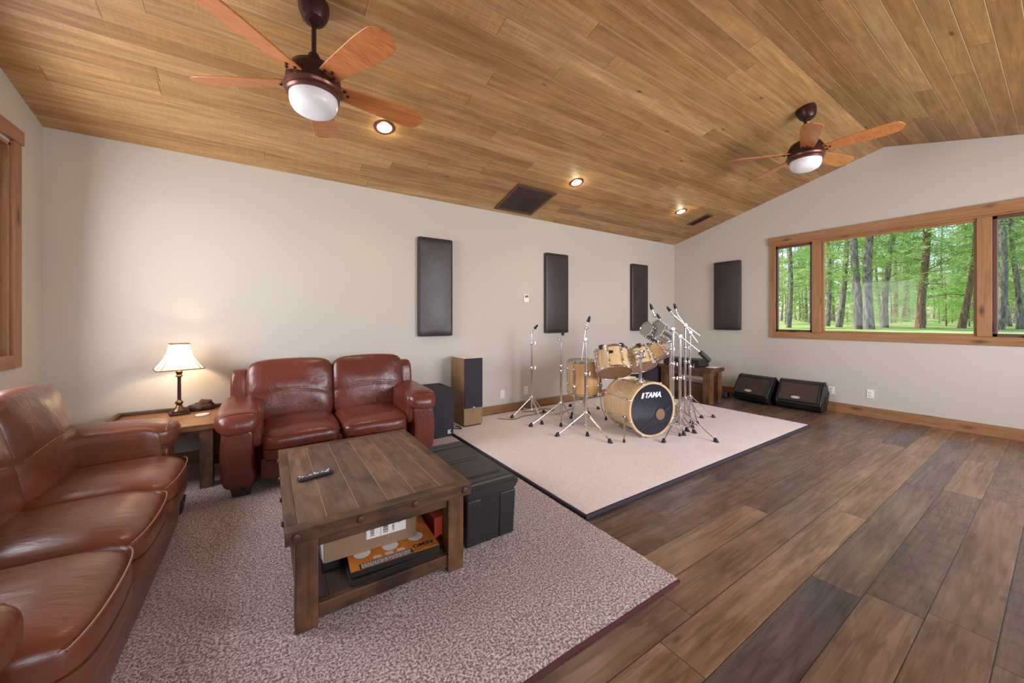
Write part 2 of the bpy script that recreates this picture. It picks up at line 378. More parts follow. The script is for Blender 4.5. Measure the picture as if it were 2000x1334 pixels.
def text(name, body, size, mat, parent, X, shear=0, offset=0, ext=.0006, sx=1, label=None):
    cu = bpy.data.curves.new(name, 'FONT'); cu.body = body; cu.size = size; cu.shear = shear; cu.offset = offset; cu.extrude = ext
    cu.align_x = 'CENTER'; cu.align_y = 'CENTER'
    o = bpy.data.objects.new(name, cu); COL.objects.link(o); dg = bpy.context.evaluated_depsgraph_get()
    me = bpy.data.meshes.new_from_object(o.evaluated_get(dg)); bpy.data.objects.remove(o); bpy.data.curves.remove(cu)
    me.materials.clear(); me.materials.append(mat); me.transform(X @ Matrix.Diagonal((sx, 1, 1, 1)))
    o = bpy.data.objects.new(name, me); COL.objects.link(o); o.parent = parent; MAT[o] = MAT[parent]
    if label: o['label'] = label
    return o
def smoothpts(pts, k=6):                                           # Catmull-Rom
    P = [Vector(p_) for p_ in pts]; P = [2*P[0]-P[1]]+P+[2*P[-1]-P[-2]]; out = []
    for i in range(1, len(P)-2):
        for j in range(k):
            u = j/k; a, b, c, d = P[i-1:i+3]
            out.append(.5*((2*b)+(c-a)*u+(2*a-5*b+4*c-d)*u*u+(3*b-3*c+d-a)*u**3))
    return out+[P[-2]]

# ================================================================== the room
struct(MB().box(LX, 0, YF, 0, -.1, 0).build('floor', M['floor'], smooth=False))
m = MB()
m.add([(LX-.1, .1, zc(.1)), (.1, .1, zc(.1)), (.1, YR, ZR), (LX-.1, YR, ZR), (.1, YF-.1, zc(YF-.1)), (LX-.1, YF-.1, zc(YF-.1)),
       (LX-.1, .1, zc(.1)+.12), (.1, .1, zc(.1)+.12), (.1, YR, ZR+.12), (LX-.1, YR, ZR+.12), (.1, YF-.1, zc(YF-.1)+.12), (LX-.1, YF-.1, zc(YF-.1)+.12)],
      [(0, 1, 2, 3), (3, 2, 4, 5), (6, 9, 8, 7), (9, 11, 10, 8), (0, 6, 7, 1), (5, 4, 10, 11), (1, 7, 8, 2), (2, 8, 10, 4), (0, 3, 9, 6), (3, 5, 11, 9)])
struct(m.build('ceiling', M['ceil'], smooth=False, recalc=True))
struct(MB().box(LX-.15, .15, 0, .15, -.1, H+.0).build('wall_back', M['wall'], smooth=False))
def gable(name, X, x0, x1, ya, yb, za, zb):                        # wall across x0..x1 with one opening ya..yb, za..zb (ya > yb)
    m = MB(); P = Matrix(((0, 0, 1, 0), (1, 0, 0, 0), (0, 1, 0, 0), (0, 0, 0, 1)))
    m.prism([(0, -.1), (0, zc(0)), (ya, zc(ya)), (ya, -.1)], P, x0, x1)
    m.prism([(yb, -.1), (yb, zc(yb)), (YF, zc(YF)), (YF, -.1)], P, x0, x1)
    m.prism([(ya, -.1), (ya, za), (yb, za), (yb, -.1)], P, x0, x1)
    top = [(ya, zb), (ya, zc(ya))]+([(YR, ZR)] if yb < YR < ya else [])+[(yb, zc(yb)), (yb, zb)]
    m.prism(top, P, x0, x1)
    return struct(m.build(name, M['wall'], smooth=False))
WA, WB, WZ0, WZ1 = -1.67, -4.25, 1.06, 2.43                        # right window opening
gable('wall_right', None, 0, .15, WA, WB, WZ0, WZ1)
LA, LB, LZ0, LZ1 = -.43, -2.05, 1.02, 2.43                         # left window opening
gable('wall_left', None, LX-.15, LX, LA, LB, LZ0, LZ1)
m = MB()                                                           # unseen wall behind the camera, two openings added to pass the fill
xs = [LX-.15, -7.1, -4.7, -3.5, -1.1, .15]
for i in (0, 2, 4): m.box(xs[i], xs[i+1], YF-.15, YF, -.1, zc(YF)+.02)
for i in (1, 3): m.box(xs[i], xs[i+1], YF-.15, YF, -.1, .9); m.box(xs[i], xs[i+1], YF-.15, YF, 2.45, zc(YF)+.02)
struct(m.build('wall_front', M['wall'], smooth=False))
for i, (a, b) in enumerate(((xs[1], xs[2]), (xs[3], xs[4]))):
    m = MB(); e_ = .07
    for (x0, x1, z0, z1) in ((a-e_, a+.02, .85, 2.5), (b-.02, b+e_, .85, 2.5), (a, b, .82, .92), (a, b, 2.43, 2.53), ((a+b)/2-.03, (a+b)/2+.03, .9, 2.45)):
        m.box(x0, x1, YF-.02, YF+.025, z0, z1)
    f = struct(m.build('window_%d' % (i+3), M['trim_z'], smooth=False))  # unseen window, added so the front fill light enters through a frame
    MB().box(a, b, YF-.09, YF-.084, .9, 2.45).build('pane', M['glass'], f, smooth=False)
# baseboards
struct(MB().box(LX, 0, -.018, 0, 0, .128).build('baseboard_back', M['trim_x'], smooth=False, bevel=.003))
m = MB()
m.box(-.018, 0, YF, -.018, 0, .086).box(-.016, 0, YF, -.018, .086, .128)
struct(m.build('baseboard_right', M['trim_y'], smooth=False, bevel=.002))
struct(MB().box(LX, LX+.018, YF, -.018, 0, .128).build('baseboard_left', M['trim_y'], smooth=False, bevel=.003))

# right window: casing, jambs, two casements and a picture pane
wr = thing('window_1', 'wood-cased window', 'window', (0, -2.96, 1.0)); del wr['label']; del wr['category']; struct(wr)
def wb(name, mat, *boxes, bevel=.003, parent=None):
    m = MB()
    for b in boxes: m.box(*b)
    return m.build(name, mat, parent or wr, world=True, smooth=False, bevel=bevel)
CY0, CY1 = -1.632, -4.288
wb('head_casing', M['trim_y'], (-.028, 0, CY1-.016, CY0+.016, 2.428, 2.552))
wb('side_casing', M['trim_z'], (-.022, 0, CY0-.078, CY0, .996, 2.428)); wb('side_casing', M['trim_z'], (-.022, 0, CY1, CY1+.078, .996, 2.428))
wb('bottom_casing', M['trim_y'], (-.022, 0, CY1+.078, CY0-.078, .996, 1.088))
wb('jamb', M['trim_y'], (-.004, .12, WB, WA, WZ1-.022, WZ1), (-.004, .12, WB, WA, WZ0, WZ0+.03))
wb('jamb', M['trim_z'], (-.004, .12, WA-.02, WA, WZ0, WZ1), (-.004, .12, WB, WB+.02, WZ0, WZ1))
M1a, M1b, M2a, M2b = -2.165, -2.268, -3.652, -3.755
wb('mullion', M['trim_z'], (-.012, .12, M1b, M1a, WZ0+.03, WZ1-.022)); wb('mullion', M['trim_z'], (-.012, .12, M2b, M2a, WZ0+.03, WZ1-.022))
def sash(ya, yb, mat, wdt, casement):
    z0, z1 = WZ0+.03, WZ1-.022
    f = wb('casement_sash' if casement else 'picture_frame', mat, (.03, .075, ya-wdt, ya, z0, z1), (.03, .075, yb, yb+wdt, z0, z1), (.03, .075, yb, ya, z0, z0+wdt), (.03, .075, yb, ya, z1-wdt, z1))
    wb('pane', M['glass'], (.05, .056, yb+wdt-.004, ya-wdt+.004, z0+wdt-.004, z1-wdt+.004), bevel=0, parent=f)
    if not casement:
        wb('stop_bead', M['trim_y'], (.008, .03, yb, ya, z1-.03, z1), (.008, .03, yb, ya, z0, z0+.022))
    else:
        yc = (ya+yb)/2
        m = MB(); m.sq((.03, .085, .022), T(-.006, yc, z0+.006), 4, 6); m.tube([(-.012, yc+.02, z0+.016), (-.022, yc-.045, z0+.012)], [.008, .006], 8)
        m.build('crank_handle', M['black'], f, world=True)
        yl = yb+.006 if ya > -3 else ya-.006
        m = MB(); m.box(.012, .03, yl-.008, yl+.008, z0+.06, z0+.16); m.build('latch', M['black'], f, world=True, bevel=.003)
sash(WA-.02, M1a, M['sash'], .034, True); sash(M1b, M2a, M['trim_z'], .026, False); sash(M2b, WB+.02, M['sash'], .034, True)
# left window (only its far jamb shows)
wl = thing('window_2', 'w', 'w', (LX, -1.24, 1.0)); del wl['label']; del wl['category']; struct(wl)
wb('head_casing', M['trim_y'], (LX, LX+.028, LB-.105, LA+.105, 2.45, 2.545), parent=wl)
wb('side_casing', M['trim_z'], (LX, LX+.022, LA-.0, LA+.085, .958, 2.45), parent=wl); wb('side_casing', M['trim_z'], (LX, LX+.022, LB-.085, LB, .958, 2.45), parent=wl)
wb('bottom_casing', M['trim_y'], (LX, LX+.022, LB, LA, .958, 1.045), parent=wl)
wb('jamb', M['trim_z'], (LX-.12, LX+.004, LA-.022, LA, LZ0, LZ1), (LX-.12, LX+.004, LB, LB+.022, LZ0, LZ1), parent=wl)
wb('jamb', M['trim_y'], (LX-.12, LX+.004, LB, LA, LZ1-.022, LZ1), (LX-.12, LX+.004, LB, LA, LZ0, LZ0+.022), parent=wl)
f = wb('casement_sash', M['sash'], (LX-.075, LX-.03, LA-.062, LA-.022, LZ0+.02, LZ1-.02), (LX-.075, LX-.03, LB+.022, LB+.062, LZ0+.02, LZ1-.02), (LX-.075, LX-.03, LB, LA, LZ0+.02, LZ0+.06), (LX-.075, LX-.03, LB, LA, LZ1-.06, LZ1-.02), parent=wl)
wb('pane', M['glass'], (LX-.056, LX-.05, LB+.05, LA-.05, LZ0+.05, LZ1-.05), bevel=0, parent=f)

# ------------------------------------------------------------------ ceiling fittings
SA = math.atan(SL)
def onceil(x, y, dz=0):                                            # frame on the back slope: z points down into the room
    n_ = Vector((0, -SL, -1)).normalized(); return frame(Vector((x, y, zc(y)))+n_*dz, n_, (1, 0, 0))
spots = [(-5.761, -.92, 'recessed ceiling light beside the large fan, nearest the camera'), (-3.45, -.90, 'recessed ceiling light above the square brown vent, middle of the row of three'),
         (-1.236, -.90, 'recessed ceiling light next to the narrow vent near the right corner')]
first = None
for x, y, lab in spots:
    X = onceil(x, y)
    if first is None:
        first = thing('recessed_light', lab, 'ceiling light', X=X, group='recessed ceiling lights')
        MB().lathe([(.062, .0), (.062, .008), (.072, .010), (.085, .006), (.086, 0)], 36, caps=False).build('trim_ring', M['bronze_rim'], first)
        MB().lathe([(.0, .003), (.062, .003)], 36, caps=False).build('lens', M['bulb'], first)
    else: dup(first, X, lab)
    n_ = Vector((0, -SL, -1)).normalized(); q = Vector((x, y, zc(y)))+n_*.03
    light('downlight', 'SPOT', q, 12, (1, .83, .60), aim=q+Vector((0, .0, -1)), spot_size=radians(125), spot_blend=.9, shadow_soft_size=.06)
    light('downlight_glow', 'POINT', q+n_*.03, .9, (1, .8, .55), shadow_soft_size=.03)
X = onceil(-3.835, -.355); v_ = thing('return_air_vent', 'large square brown return air grille in the sloped ceiling', 'vent', X=X)
MB().box(-.27, .27, -.25, .25, .001, .004).build('backing', M['ventdark'], v_, smooth=False)
m = MB()
for b in ((-.3, .3, -.29, -.25), (-.3, .3, .25, .29), (-.3, -.265, -.25, .25), (.265, .3, -.25, .25)): m.box(*b, 0, .012)
m.build('vent_frame', M['vent'], v_, smooth=False, bevel=.002)
for i in range(26):
    y = -.24+i*.0192; MB().box(-.266, .266, -.008, .008, -.0012, .0012, T(0, y, .008) @ R(.5, 'X')).build('slat', M['vent'], v_, smooth=False)
X = onceil(-.58, -.83); v_ = thing('supply_vent', 'narrow brown ceiling register near the right wall', 'vent', X=X)
MB().box(-.06, .06, -.16, .16, .001, .003).build('backing', M['ventdark'], v_, smooth=False)
m = MB()
for b in ((-.09, .09, -.185, -.155), (-.09, .09, .155, .185), (-.09, -.06, -.155, .155), (.06, .09, -.155, .155)): m.box(*b, 0, .01)
m.build('vent_frame', M['vent'], v_, smooth=False, bevel=.002)
for i in range(8): MB().box(-.007, .007, -.155, .155, -.001, .001, T(-.05+i*.0143, 0, .007) @ R(.6, 'Y')).build('slat', M['vent'], v_, smooth=False)

def fan(x, y, zh, rot, label):
    f = thing('ceiling_fan', label, 'ceiling fan', (x, y, zh), 0, 'ceiling fans'); top = zc(y)-zh
    n_ = Vector((0, -SL, -1)).normalized(); X = frame((0, 0, top), n_)
    MB().lathe([(.083, -.004), (.086, .012), (.082, .05), (.068, .095), (.05, .118), (.03, .124), (.018, .12)], 32, X).build('canopy', M['bronze'], f)
    MB().tube([(0, 0, top-.06), (0, 0, .12)], .0135, 16).lathe([(.026, .18), (.034, .165), (.036, .12), (.05, .105)], 20).build('downrod', M['bronze'], f)
    MB().lathe([(.02, .128), (.075, .118), (.122, .09), (.146, .045), (.15, .01), (.15, -.022), (.142, -.03), (.05, -.034)], 44).build('motor_housing', M['bronze'], f)
    MB().lathe([(.14, -.022), (.158, -.03), (.163, -.042), (.158, -.056), (.148, -.062), (.15, -.072), (.142, -.084), (.12, -.086)], 44, caps=False).build('light_rim', M['bronze_rim'], f)
    MB().lathe([(.13, -.076), (.132, -.095), (.131, -.118), (.125, -.142), (.112, -.163), (.09, -.177), (.055, -.185), (.02, -.1875), (.0, -.1876)], 40).build('light_bowl', M['bowl'], f)
    for k in range(5):
        a = rot+k*2*pi/5; X = R(a, 'Z') @ R(radians(-15), 'X')
        N = 22; up, lo = [], []
        for i in range(N+1):
            u = i/N; r = .135+.57*u
            wd = .052+.036*min(1, u*1.5)**.8-.004*u
            if u > .82: wd *= sqrt(max(0, 1-((u-.82)/.18)**2.4))
            up.append((r, wd)); lo.append((r, -wd*.96))
        out = [p_ for p_ in up]+[p_ for p_ in lo[::-1]][1:]
        b = MB().prism(out, X, -.0045, .0045).build('blade', M['blade'], f, bevel=.003)
        MB().prism([(.11, -.022), (.15, -.03), (.20, -.04), (.215, 0), (.20, .04), (.15, .03), (.11, .022)], X, .005, .011).box(.09, .17, -.02, .02, .004, .016, X).build('blade_iron', M['bronze'], b)
        for (sx, sy) in ((.168, .03), (.195, 0), (.168, -.03)):
            MB().lathe([(.0095, -.005), (.0095, -.009), (.006, -.0125), (.0, -.013)], 12, X @ T(sx, sy, 0)).build('screw', M['bronze'], b)
    return f
fan(-6.385, -1.715, 2.70, radians(4.9), 'wooden five-blade ceiling fan nearest the camera, above the coffee table')
fan(-2.0, -2.73, 2.99, radians(-13.9), 'smaller-looking five-blade ceiling fan further off, near the window wall')

# ------------------------------------------------------------------ wall fittings
def panel(loc, rz, wdt, label):
    global pan0
    X = T(*loc) @ R(rz, 'Z')
    if pan0 is None:
        pan0 = thing('acoustic_panel', label, 'acoustic panel', X=X, group='black leather acoustic panels')
        MB().box(-wdt/2+.006, wdt/2-.006, -.02, -.003, -.579, .579).build('back_board', M['panel'], pan0, smooth=False, bevel=.004)
        def fn(q):
            q = q.copy()
            if q.y < 0: q.y -= .012*max(0, 1-(2*q.x/wdt)**2)*max(0, 1-(q.z/.585)**4)
            return q
        MB().sq((wdt, .05, 1.17), T(0, -.031, 0), 90, 26, fn).build('padding', M['panel'], pan0, ang=60)
        return pan0
    return dup(pan0, X, label)
pan0 = None
PZ = 1.665
panel((-4.93, 0, PZ), 0, .43, 'tall black leather wall panel above the tower speaker, leftmost of the row')
panel((-3.025, 0, PZ), 0, .43, 'black leather wall panel right of the thermostat, behind the straight cymbal stands')
panel((-1.105, 0, PZ), 0, .43, 'black leather wall panel on the back wall by the corner, above the toms')
panel((0, -1.0, PZ+.02), -pi/2, .43, 'black leather wall panel on the window wall, left of the window')
def plate(X, label, first, kind='outlet'):
    if first is not None: return dup(first, X, label)
    o = thing('wall_outlet' if kind == 'outlet' else 'wall_plate', label, 'outlet', X=X, group='white wall outlets' if kind == 'outlet' else None)
    MB().box(-.036, .036, -.006, 0, -.058, .058).build('cover_plate', M['white'], o, bevel=.003)
    if kind == 'outlet':
        for s in (-1, 1):
            r_ = MB().sq((.034, .006, .028), T(0, -.007, s*.02), 4, 6).build('receptacle', M['white'], o)
            m = MB()
            for dx in (-.006, .006): m.box(dx-.0012, dx+.0012, -.0112, -.0098, s*.02-.002, s*.02+.007)
            m.lathe([(.0022, -.0006), (.0022, .0006)], 8, frame((0, -.0105, s*.02-.008), (0, 1, 0))); m.build('slot', M['ink'], r_, smooth=False)
    else:
        for s in (-1, 1): MB().box(s*.012-.008, s*.012+.008, -.0105, -.005, -.03, .03).build('rocker', M['white'], o, bevel=.002)
    return o
o1 = plate(T(0, -2.784, .30) @ R(-pi/2, 'Z'), 'white outlet on the window wall, right of the floor monitors', None)
plate(T(0, -2.385, .285) @ R(-pi/2, 'Z'), 'white outlet half hidden behind the right floor monitor', o1)
plate(T(-3.564, 0, .279), 'white outlet on the back wall behind the leftmost cymbal stand', o1)
plate(T(-3.958, 0, .265), 'white wall plate on the back wall right of the tower speaker', None, 'plate')
th = thing('thermostat', 'small white thermostat on the back wall between two black panels', 'thermostat', (-3.564, 0, 1.575))
MB().box(-.042, .042, -.022, 0, -.058, .058).build('case', M['white'], th, bevel=.006)
MB().box(-.028, .028, -.0235, -.021, .012, .042).build('display', plain('thermostat_display', (96, 104, 100), .3), th, smooth=False)

# ------------------------------------------------------------------ carpets
cx1 = -4.945
def pile(name, x0, x1, y0, y1, z0, z1, mat, X=None, wob=.004):
    nx, ny = int((x1-x0)/.06), int((y1-y0)/.06)
    m = MB(); rows = []
    for j in range(ny+1):
        row = []
        for i in range(nx+1):
            x = x0+(x1-x0)*i/nx; y = y0+(y1-y0)*j/ny; ed = min(i, nx-i, j, ny-j)
            z = z1+(noise.noise((x*3, y*3, 0))*.0015)-(.004 if ed == 0 else 0)
            if i in (0, nx): x += noise.noise((0, y*4, 3))*wob
            if j in (0, ny): y += noise.noise((x*4, 0, 7))*wob
            row.append(m.bm.verts.new((x, y, z)))
        rows.append(row)
    for j in range(ny):
        for i in range(nx): m.bm.faces.new((rows[j][i], rows[j][i+1], rows[j+1][i+1], rows[j+1][i]))
    per = [rows[0][i] for i in range(nx+1)]+[rows[j][nx] for j in range(1, ny+1)]+[rows[ny][i] for i in range(nx-1, -1, -1)]+[rows[j][0] for j in range(ny-1, 0, -1)]
    low = [m.bm.verts.new((v.co.x, v.co.y, z0)) for v in per]; k = len(per)
    for i in range(k): m.bm.faces.new((per[i], low[i], low[(i+1) % k], per[(i+1) % k]))
    m.bm.faces.new(low)
    return m
ca = tag(pile('carpet', LX+.02, cx1, -3.168, -.02, 0, .02, None).build('area_carpet', M['carpet'], ang=60), 'speckled grey-brown carpet under the sofas and coffee table', 'carpet')
MB().box(LX+.02, cx1+.002, -3.176, -3.166, 0, .013).box(cx1-.003, cx1+.005, -3.176, -2.55, 0, .011).build('edge_binding', plain('maroon_binding', (92, 44, 46), .8), ca, smooth=False)
RX0, RX1, RY0, RY1 = -4.925, -1.215, -2.53, -.03
rg = thing('drum_rug', 'large plain beige rug with dark bound edge under the drum kit', 'rug', (-3.07, -1.28, 0))
pile('p', RX0+.02, RX1-.02, RY0+.02, RY1-.02, .002, .03, None).build('pile', M['rug'], rg, world=True, ang=60)
m = MB()
m.box(RX0, RX1, RY0-.004, RY0+.024, 0, .026).box(RX0, RX1, RY1-.024, RY1, 0, .026).box(RX0, RX0+.024, RY0, RY1, 0, .026).box(RX1-.024, RX1, RY0, RY1, 0, .026)
m.build('bound_edge', M['binding'], rg, world=True, bevel=.008)

# ------------------------------------------------------------------ leather couches
def couch(W, n_, aw, loc, rz, label, name, mat, sd=0):
    rnd = random.Random(sd)
    c = thing(name, label, 'sofa', loc, rz, 'matching leather sofas'); S = W/2-aw; D = .95; L = mat; af = .10 if sd else .015; ph = (.80-af)/2
    def nz(q, f=3.0, a=.006): return a*noise.noise(q*f+Vector((sd*3.1, 0, 0)))
    MB().sq((2*S+.06, .80, .26), T(0, -.47, .20), 9, 10).build('base', L, c)
    MB().sq((2*S-.01, .06, .26 if sd else .20), T(0, -.885 if sd else -.875, .136 if sd else .165), 7, 12).build('front_rail', L, c)
    # back shell with two wings
    MB().sq((W-.16, .20, .74), T(0, -.12, .43) @ R(-.06, 'X'), 8, 14).build('back_frame', L, c)
    for s in (-1, 1):
        def fn(q):
            q = q.copy(); q.y += -.02*(q.z < 0)*abs(q.z); return q
        MB().sq((.135, .34, .60), T(s*(W/2-.125), -.21, .535) @ R(-.08, 'X') @ R(s*.10, 'Z'), 6, 14, fn).build('wing', L, c)
    cw = 2*S/n_; cb = (2*S+.20)/n_
    for i in range(n_):
        x = -S+cw*(i+.5)
        def seatfn(q):
            q = q.copy(); b = max(0, 1-(2*q.x/cw)**2)
            if q.z > 0: q.z += .022*b*max(0, 1-(q.y/.3)**2)-.02*max(0, (-q.y-.16)/.12)
            q.y -= .018*b*(q.y < -.15)
            q.z += nz(Vector((q.x+x, q.y, q.z)), 5, .005); return q
        s_ = MB().sq((cw-.006, .60, .235), T(x, -.645, .318), 6.5, 20, seatfn).build('seat_cushion', L, c)
        pts = []
        for k in range(15):
            u = -1+2*k/14; xx = u*(cw/2-.012); yy = -.945-.019*(1-u*u)+.02*abs(u)**6
            pts.append((x+xx, yy, .404-.012*abs(u)**5))
        MB().tube(pts, .0034, 6).build('piping', M['piping'] if sd else M['seam'], s_)
        x = -S-.10+cb*(i+.5)
        def backfn(q, x=x):
            q = q.copy(); bl = max(0, 1-(2*q.x/cb)**2)*max(0, 1-(q.z/.26)**2)
            if q.y < 0:
                sl = .055*abs(q.z-.03)**.0 if False else 0
                q.y -= .045*bl
                cr = math.exp(-((q.z+.015-.05*(1-(2*q.x/cb)**2)+.03)/.016)**2); q.y += .006*cr*(1 if bl > .0 else 0)
            q.z += .02*max(0, 1-(2*q.x/cb)**2)*(q.z > .15)
            q.y += nz(Vector((q.x+x, q.y, q.z)), 7, .007); return q
        b_ = MB().sq((cb+.012, .25, .53), T(x, -.315, .625) @ R(-.20, 'X'), 7, 24, backfn).build('back_cushion', L, c)
        pts = []
        X = T(x, -.315, .625) @ R(-.20, 'X'); e = 7
        for k in range(17):
            u = -1+2*k/16; xx = u*(cb/2-.006)*.985; zz = -.015+.05*(1-u*u)-.03
            yy = -.125*max(.0, 1-abs(u*.985)**e-abs(zz/.265)**e)**(1/e)-.045*max(0, 1-u*u)*(1-(zz/.26)**2)+.006
            pts.append(X @ Vector((xx, yy-.001, zz)))
        MB().tube(pts, .0032, 6).build('seam', M['piping'] if sd else M['seam'], b_)
    for s in (-1, 1):
        xc = s*(W/2-aw/2-.004)
        def armfn(q):
            q = q.copy(); t_ = (q.z+.25)/.5; q.x += s*.018*sin(pi*min(1, max(0, t_)))-s*.03*max(0, .5-t_)*(1 if q.y < -.2 else .4); return q
        a_ = MB().sq((aw-.055, .84-af, .50), T(xc-s*.008, -.515+af/2, .30), 8, 16, armfn).build('arm', L, c)
        def padfn(q):
            q = q.copy(); t_ = min(1, max(0, (q.y+.39)/.78))
            q.z += .022*t_**1.2-.045*max(0, (.10-t_)/.10)**2 + nz(Vector((q.x*s, q.y, q.z)), 6, .007)
            q.z -= .35*(q.x/aw)**2*aw*.55
            if q.x*s > 0 and q.z < 0: q.z -= .0
            q.x *= 1-.12*t_
            return q
        p_ = MB().sq((aw+.05, 2*ph, .165), T(xc, -.585+af/2, .535), 3.6, 20, padfn).build('arm_pad', L, a_)
        # inner drape of the pad down beside the seat
        MB().sq((.085, .64-af, .30), T(s*(S+.022), -.60+af/2, .455), 5, 12).build('inner_arm', L, a_)
        # front seam of the pad: an arc a little behind the front end
        pts = []
        for k in range(13):
            u = (-1+2*k/12)*.74; q = Vector((u*(aw+.05)/2, -ph*.8625, .0825*max(.02, .413-abs(u)**3.6)**(1/3.6))); q = padfn(q); pts.append(Vector((xc, -.585+af/2, .535))+q+Vector((0, 0, -.0005)))
        MB().tube(pts, .0036, 6).build('piping', M['piping'] if sd else M['seam'], a_)
        # front panel welt
        MB().sq((aw-.075, .03, .40), T(xc-s*.004, -.928+af, .27), 6, 12, armfn).build('arm_front', L, a_)
    for sx in (-1, 1):
        for yy in (-.86, -.10):
            MB().taper((-.05, .05, -.04, .04), (-.07, .07, -.05, .05), 0, .085, T(sx*(W/2-aw/2-.02), yy, 0)).build('foot', M['darkwood'], c, bevel=.006)
    return c
couch(1.62, 2, .26, (-6.115, -.085, .02), 0, 'red-brown leather two-seat loveseat against the back wall', 'loveseat', M['leather2'], 0)
couch(2.2, 3, .275, (-7.985, -1.965, .02), pi/2, 'brown leather three-seat sofa cut off by the left edge of the view', 'sofa', M['leather'], 1)

# ------------------------------------------------------------------ end table, lamp, rock, coaster
et = thing('end_table', 'rustic wooden end table in the corner under the table lamp', 'end table', (-7.285, -.36, .02))
x0, x1, y0, y1 = -7.62, -6.95, -.69, -.035
m = MB(); m.box(x0, x1, y0, y1, .455, .50); m.build('tabletop', M['end_top'], et, world=True, bevel=.005)
m = MB(); m.box(x0, x1, y1-.03, y1, .50, .528); m.box(x0, x0+.03, y0+.02, y1-.03, .50, .528); m.build('raised_lip', M['rust_x'], et, world=True, bevel=.005)
for mt, b in (('rust_x', (x0+.09, x1-.09, y0+.03, y0+.055, .385, .455)), ('rust_x', (x0+.09, x1-.09, y1-.055, y1-.03, .385, .455)), ('rust_y', (x0+.03, x0+.055, y0+.09, y1-.09, .385, .455)), ('rust_y', (x1-.055, x1-.03, y0+.09, y1-.09, .385, .455))):
    MB().box(*b).build('apron', M[mt], et, world=True, smooth=False, bevel=.003)
for (ax_, ay) in ((x0+.01, y0+.01), (x1-.09, y0+.01), (x0+.01, y1-.09), (x1-.09, y1-.09)):
    MB().box(ax_, ax_+.08, ay, ay+.08, .02, .455).build('leg', M['rust_z'], et, world=True, bevel=.004)
lp = thing('table_lamp', 'lit table lamp with square cream shade on the end table', 'lamp', (-7.225, -.20, .50), radians(14))
MB().box(-.062, .062, -.062, .062, 0, .022).box(-.05, .05, -.05, .05, .022, .033).build('base', M['bronze'], lp, bevel=.004)
MB().lathe([(.05, .032), (.046, .042), (.026, .058), (.018, .075), (.02, .085), (.027, .092), (.027, .102), (.018, .11), (.014, .118)], 28).build('base_turning', M['brassy'], lp)
MB().lathe([(.0125, .115), (.0115, .29), (.0135, .31)], 18).build('stem', plain('dark_red_stem', (62, 28, 30), .3), lp)
MB().lathe([(.013, .305), (.023, .312), (.023, .318), (.016, .326), (.022, .345), (.022, .352), (.013, .36), (.012, .40)], 24).build('collar', M['brassy'], lp)
m = MB(); rings = []
for i in range(15):
    u = i/14; z = .375+.205*u; hw = .148-(.148-.062)*u-.020*sin(pi*u)
    ring = []; ch = .17
    for (sx, sy) in ((1, 1), (-1, 1), (-1, -1), (1, -1)):
        a_, b_ = (1, 1-ch), (1-ch, 1)
        pr = [(sx*a_[0], sy*a_[1]), (sx*b_[0], sy*b_[1])]
        if sx*sy < 0: pr = pr[::-1]
        for (px, py) in pr: ring.append((px*hw, py*hw*.92, z))
    rings.append(ring)
m.rings(rings, caps=False)
sh = m.build('lamp_shade', M['shade'], lp, ang=30)
m = MB()
for ring in (rings[0], rings[-1]): m.tube([Vector(q) for q in ring+ring[:1]], .0035, 6)
for j in range(8): m.tube([Vector(r_[j]) for r_ in rings], .0018, 5)
m.build('shade_trim', plain('brown_braid', (92, 66, 50), .7), sh)
MB().lathe([(.0, .405), (.02, .41), (.03, .44), (.026, .47), (.0, .49)], 20).build('bulb', M['bulb'], lp)
light('lamp_light', 'POINT', (-7.225, -.20, .96), 15, (1, .70, .42), shadow_soft_size=.035)
m = MB()
bm = m.bm; bmesh.ops.create_icosphere(bm, subdivisions=4, radius=1)
for v in bm.verts:
    q = v.co.copy(); r_ = 1+.28*noise.noise(q*1.7)+.14*noise.noise(q*5)+.05*noise.noise(q*14)
    z = q.z*r_; v.co = Vector((q.x*r_*.088, q.y*r_*.062, max(0, .022+z*.05+.018*(q.x > -.2)*(1-abs(q.x)))))
rk = m.build('lava_rock', M['concrete'], None, ang=60); rk.location = (-7.085, -.115, .502); rk.rotation_euler = (0, 0, .2); tag(rk, 'rough reddish-brown rock beside the lamp base', 'rock')
cs = MB().lathe([(.0, 0), (.046, 0), (.048, .003), (.046, .007), (.0, .007)], 36).build('coaster', plain('pale_stone', (222, 208, 196), .5), None); cs.location = (-7.06, -.34, .501); tag(cs, 'round pale coaster in front of the rock on the end table', 'coaster')
cdp = MB().tube(smoothpts([(-7.10, -.022, .40), (-7.09, -.03, .33), (-7.075, -.04, .25), (-7.09, -.035, .17), (-7.10, -.022, .14)]), .004, 6).build('lamp_cord', M['ink']); tag(cdp, 'thin dark cord hanging behind the end table', 'cord')

# ------------------------------------------------------------------ coffee table and what is under it
ct = thing('coffee_table', 'dark rustic wooden coffee table with iron studs and lower shelf', 'coffee table', (-6.155, -2.0, .02))
tx0, tx1, ty0, ty1 = -6.563, -5.752, -2.548, -1.455
m = MB(); m.box(tx0+.045, tx1-.045, ty0+.05, ty1-.05, .392, .4495); m.build('tabletop', M['rust_top'], ct, world=True, smooth=False, bevel=.002)
def part(nm, mt, *boxes):
    for b in boxes: MB().box(*b).build(nm, M[mt], ct, world=True, smooth=False, bevel=.003)
part('breadboard_end', 'rust_x', (tx0, tx1, ty0, ty0+.05, .392, .45), (tx0, tx1, ty1-.05, ty1, .392, .45))
part('side_board', 'rust_y', (tx0, tx0+.045, ty0+.05, ty1-.05, .392, .45), (tx1-.045, tx1, ty0+.05, ty1-.05, .392, .45))
lx = (tx0+.035, tx1-.118); ly = (ty0+.02, ty1-.103)
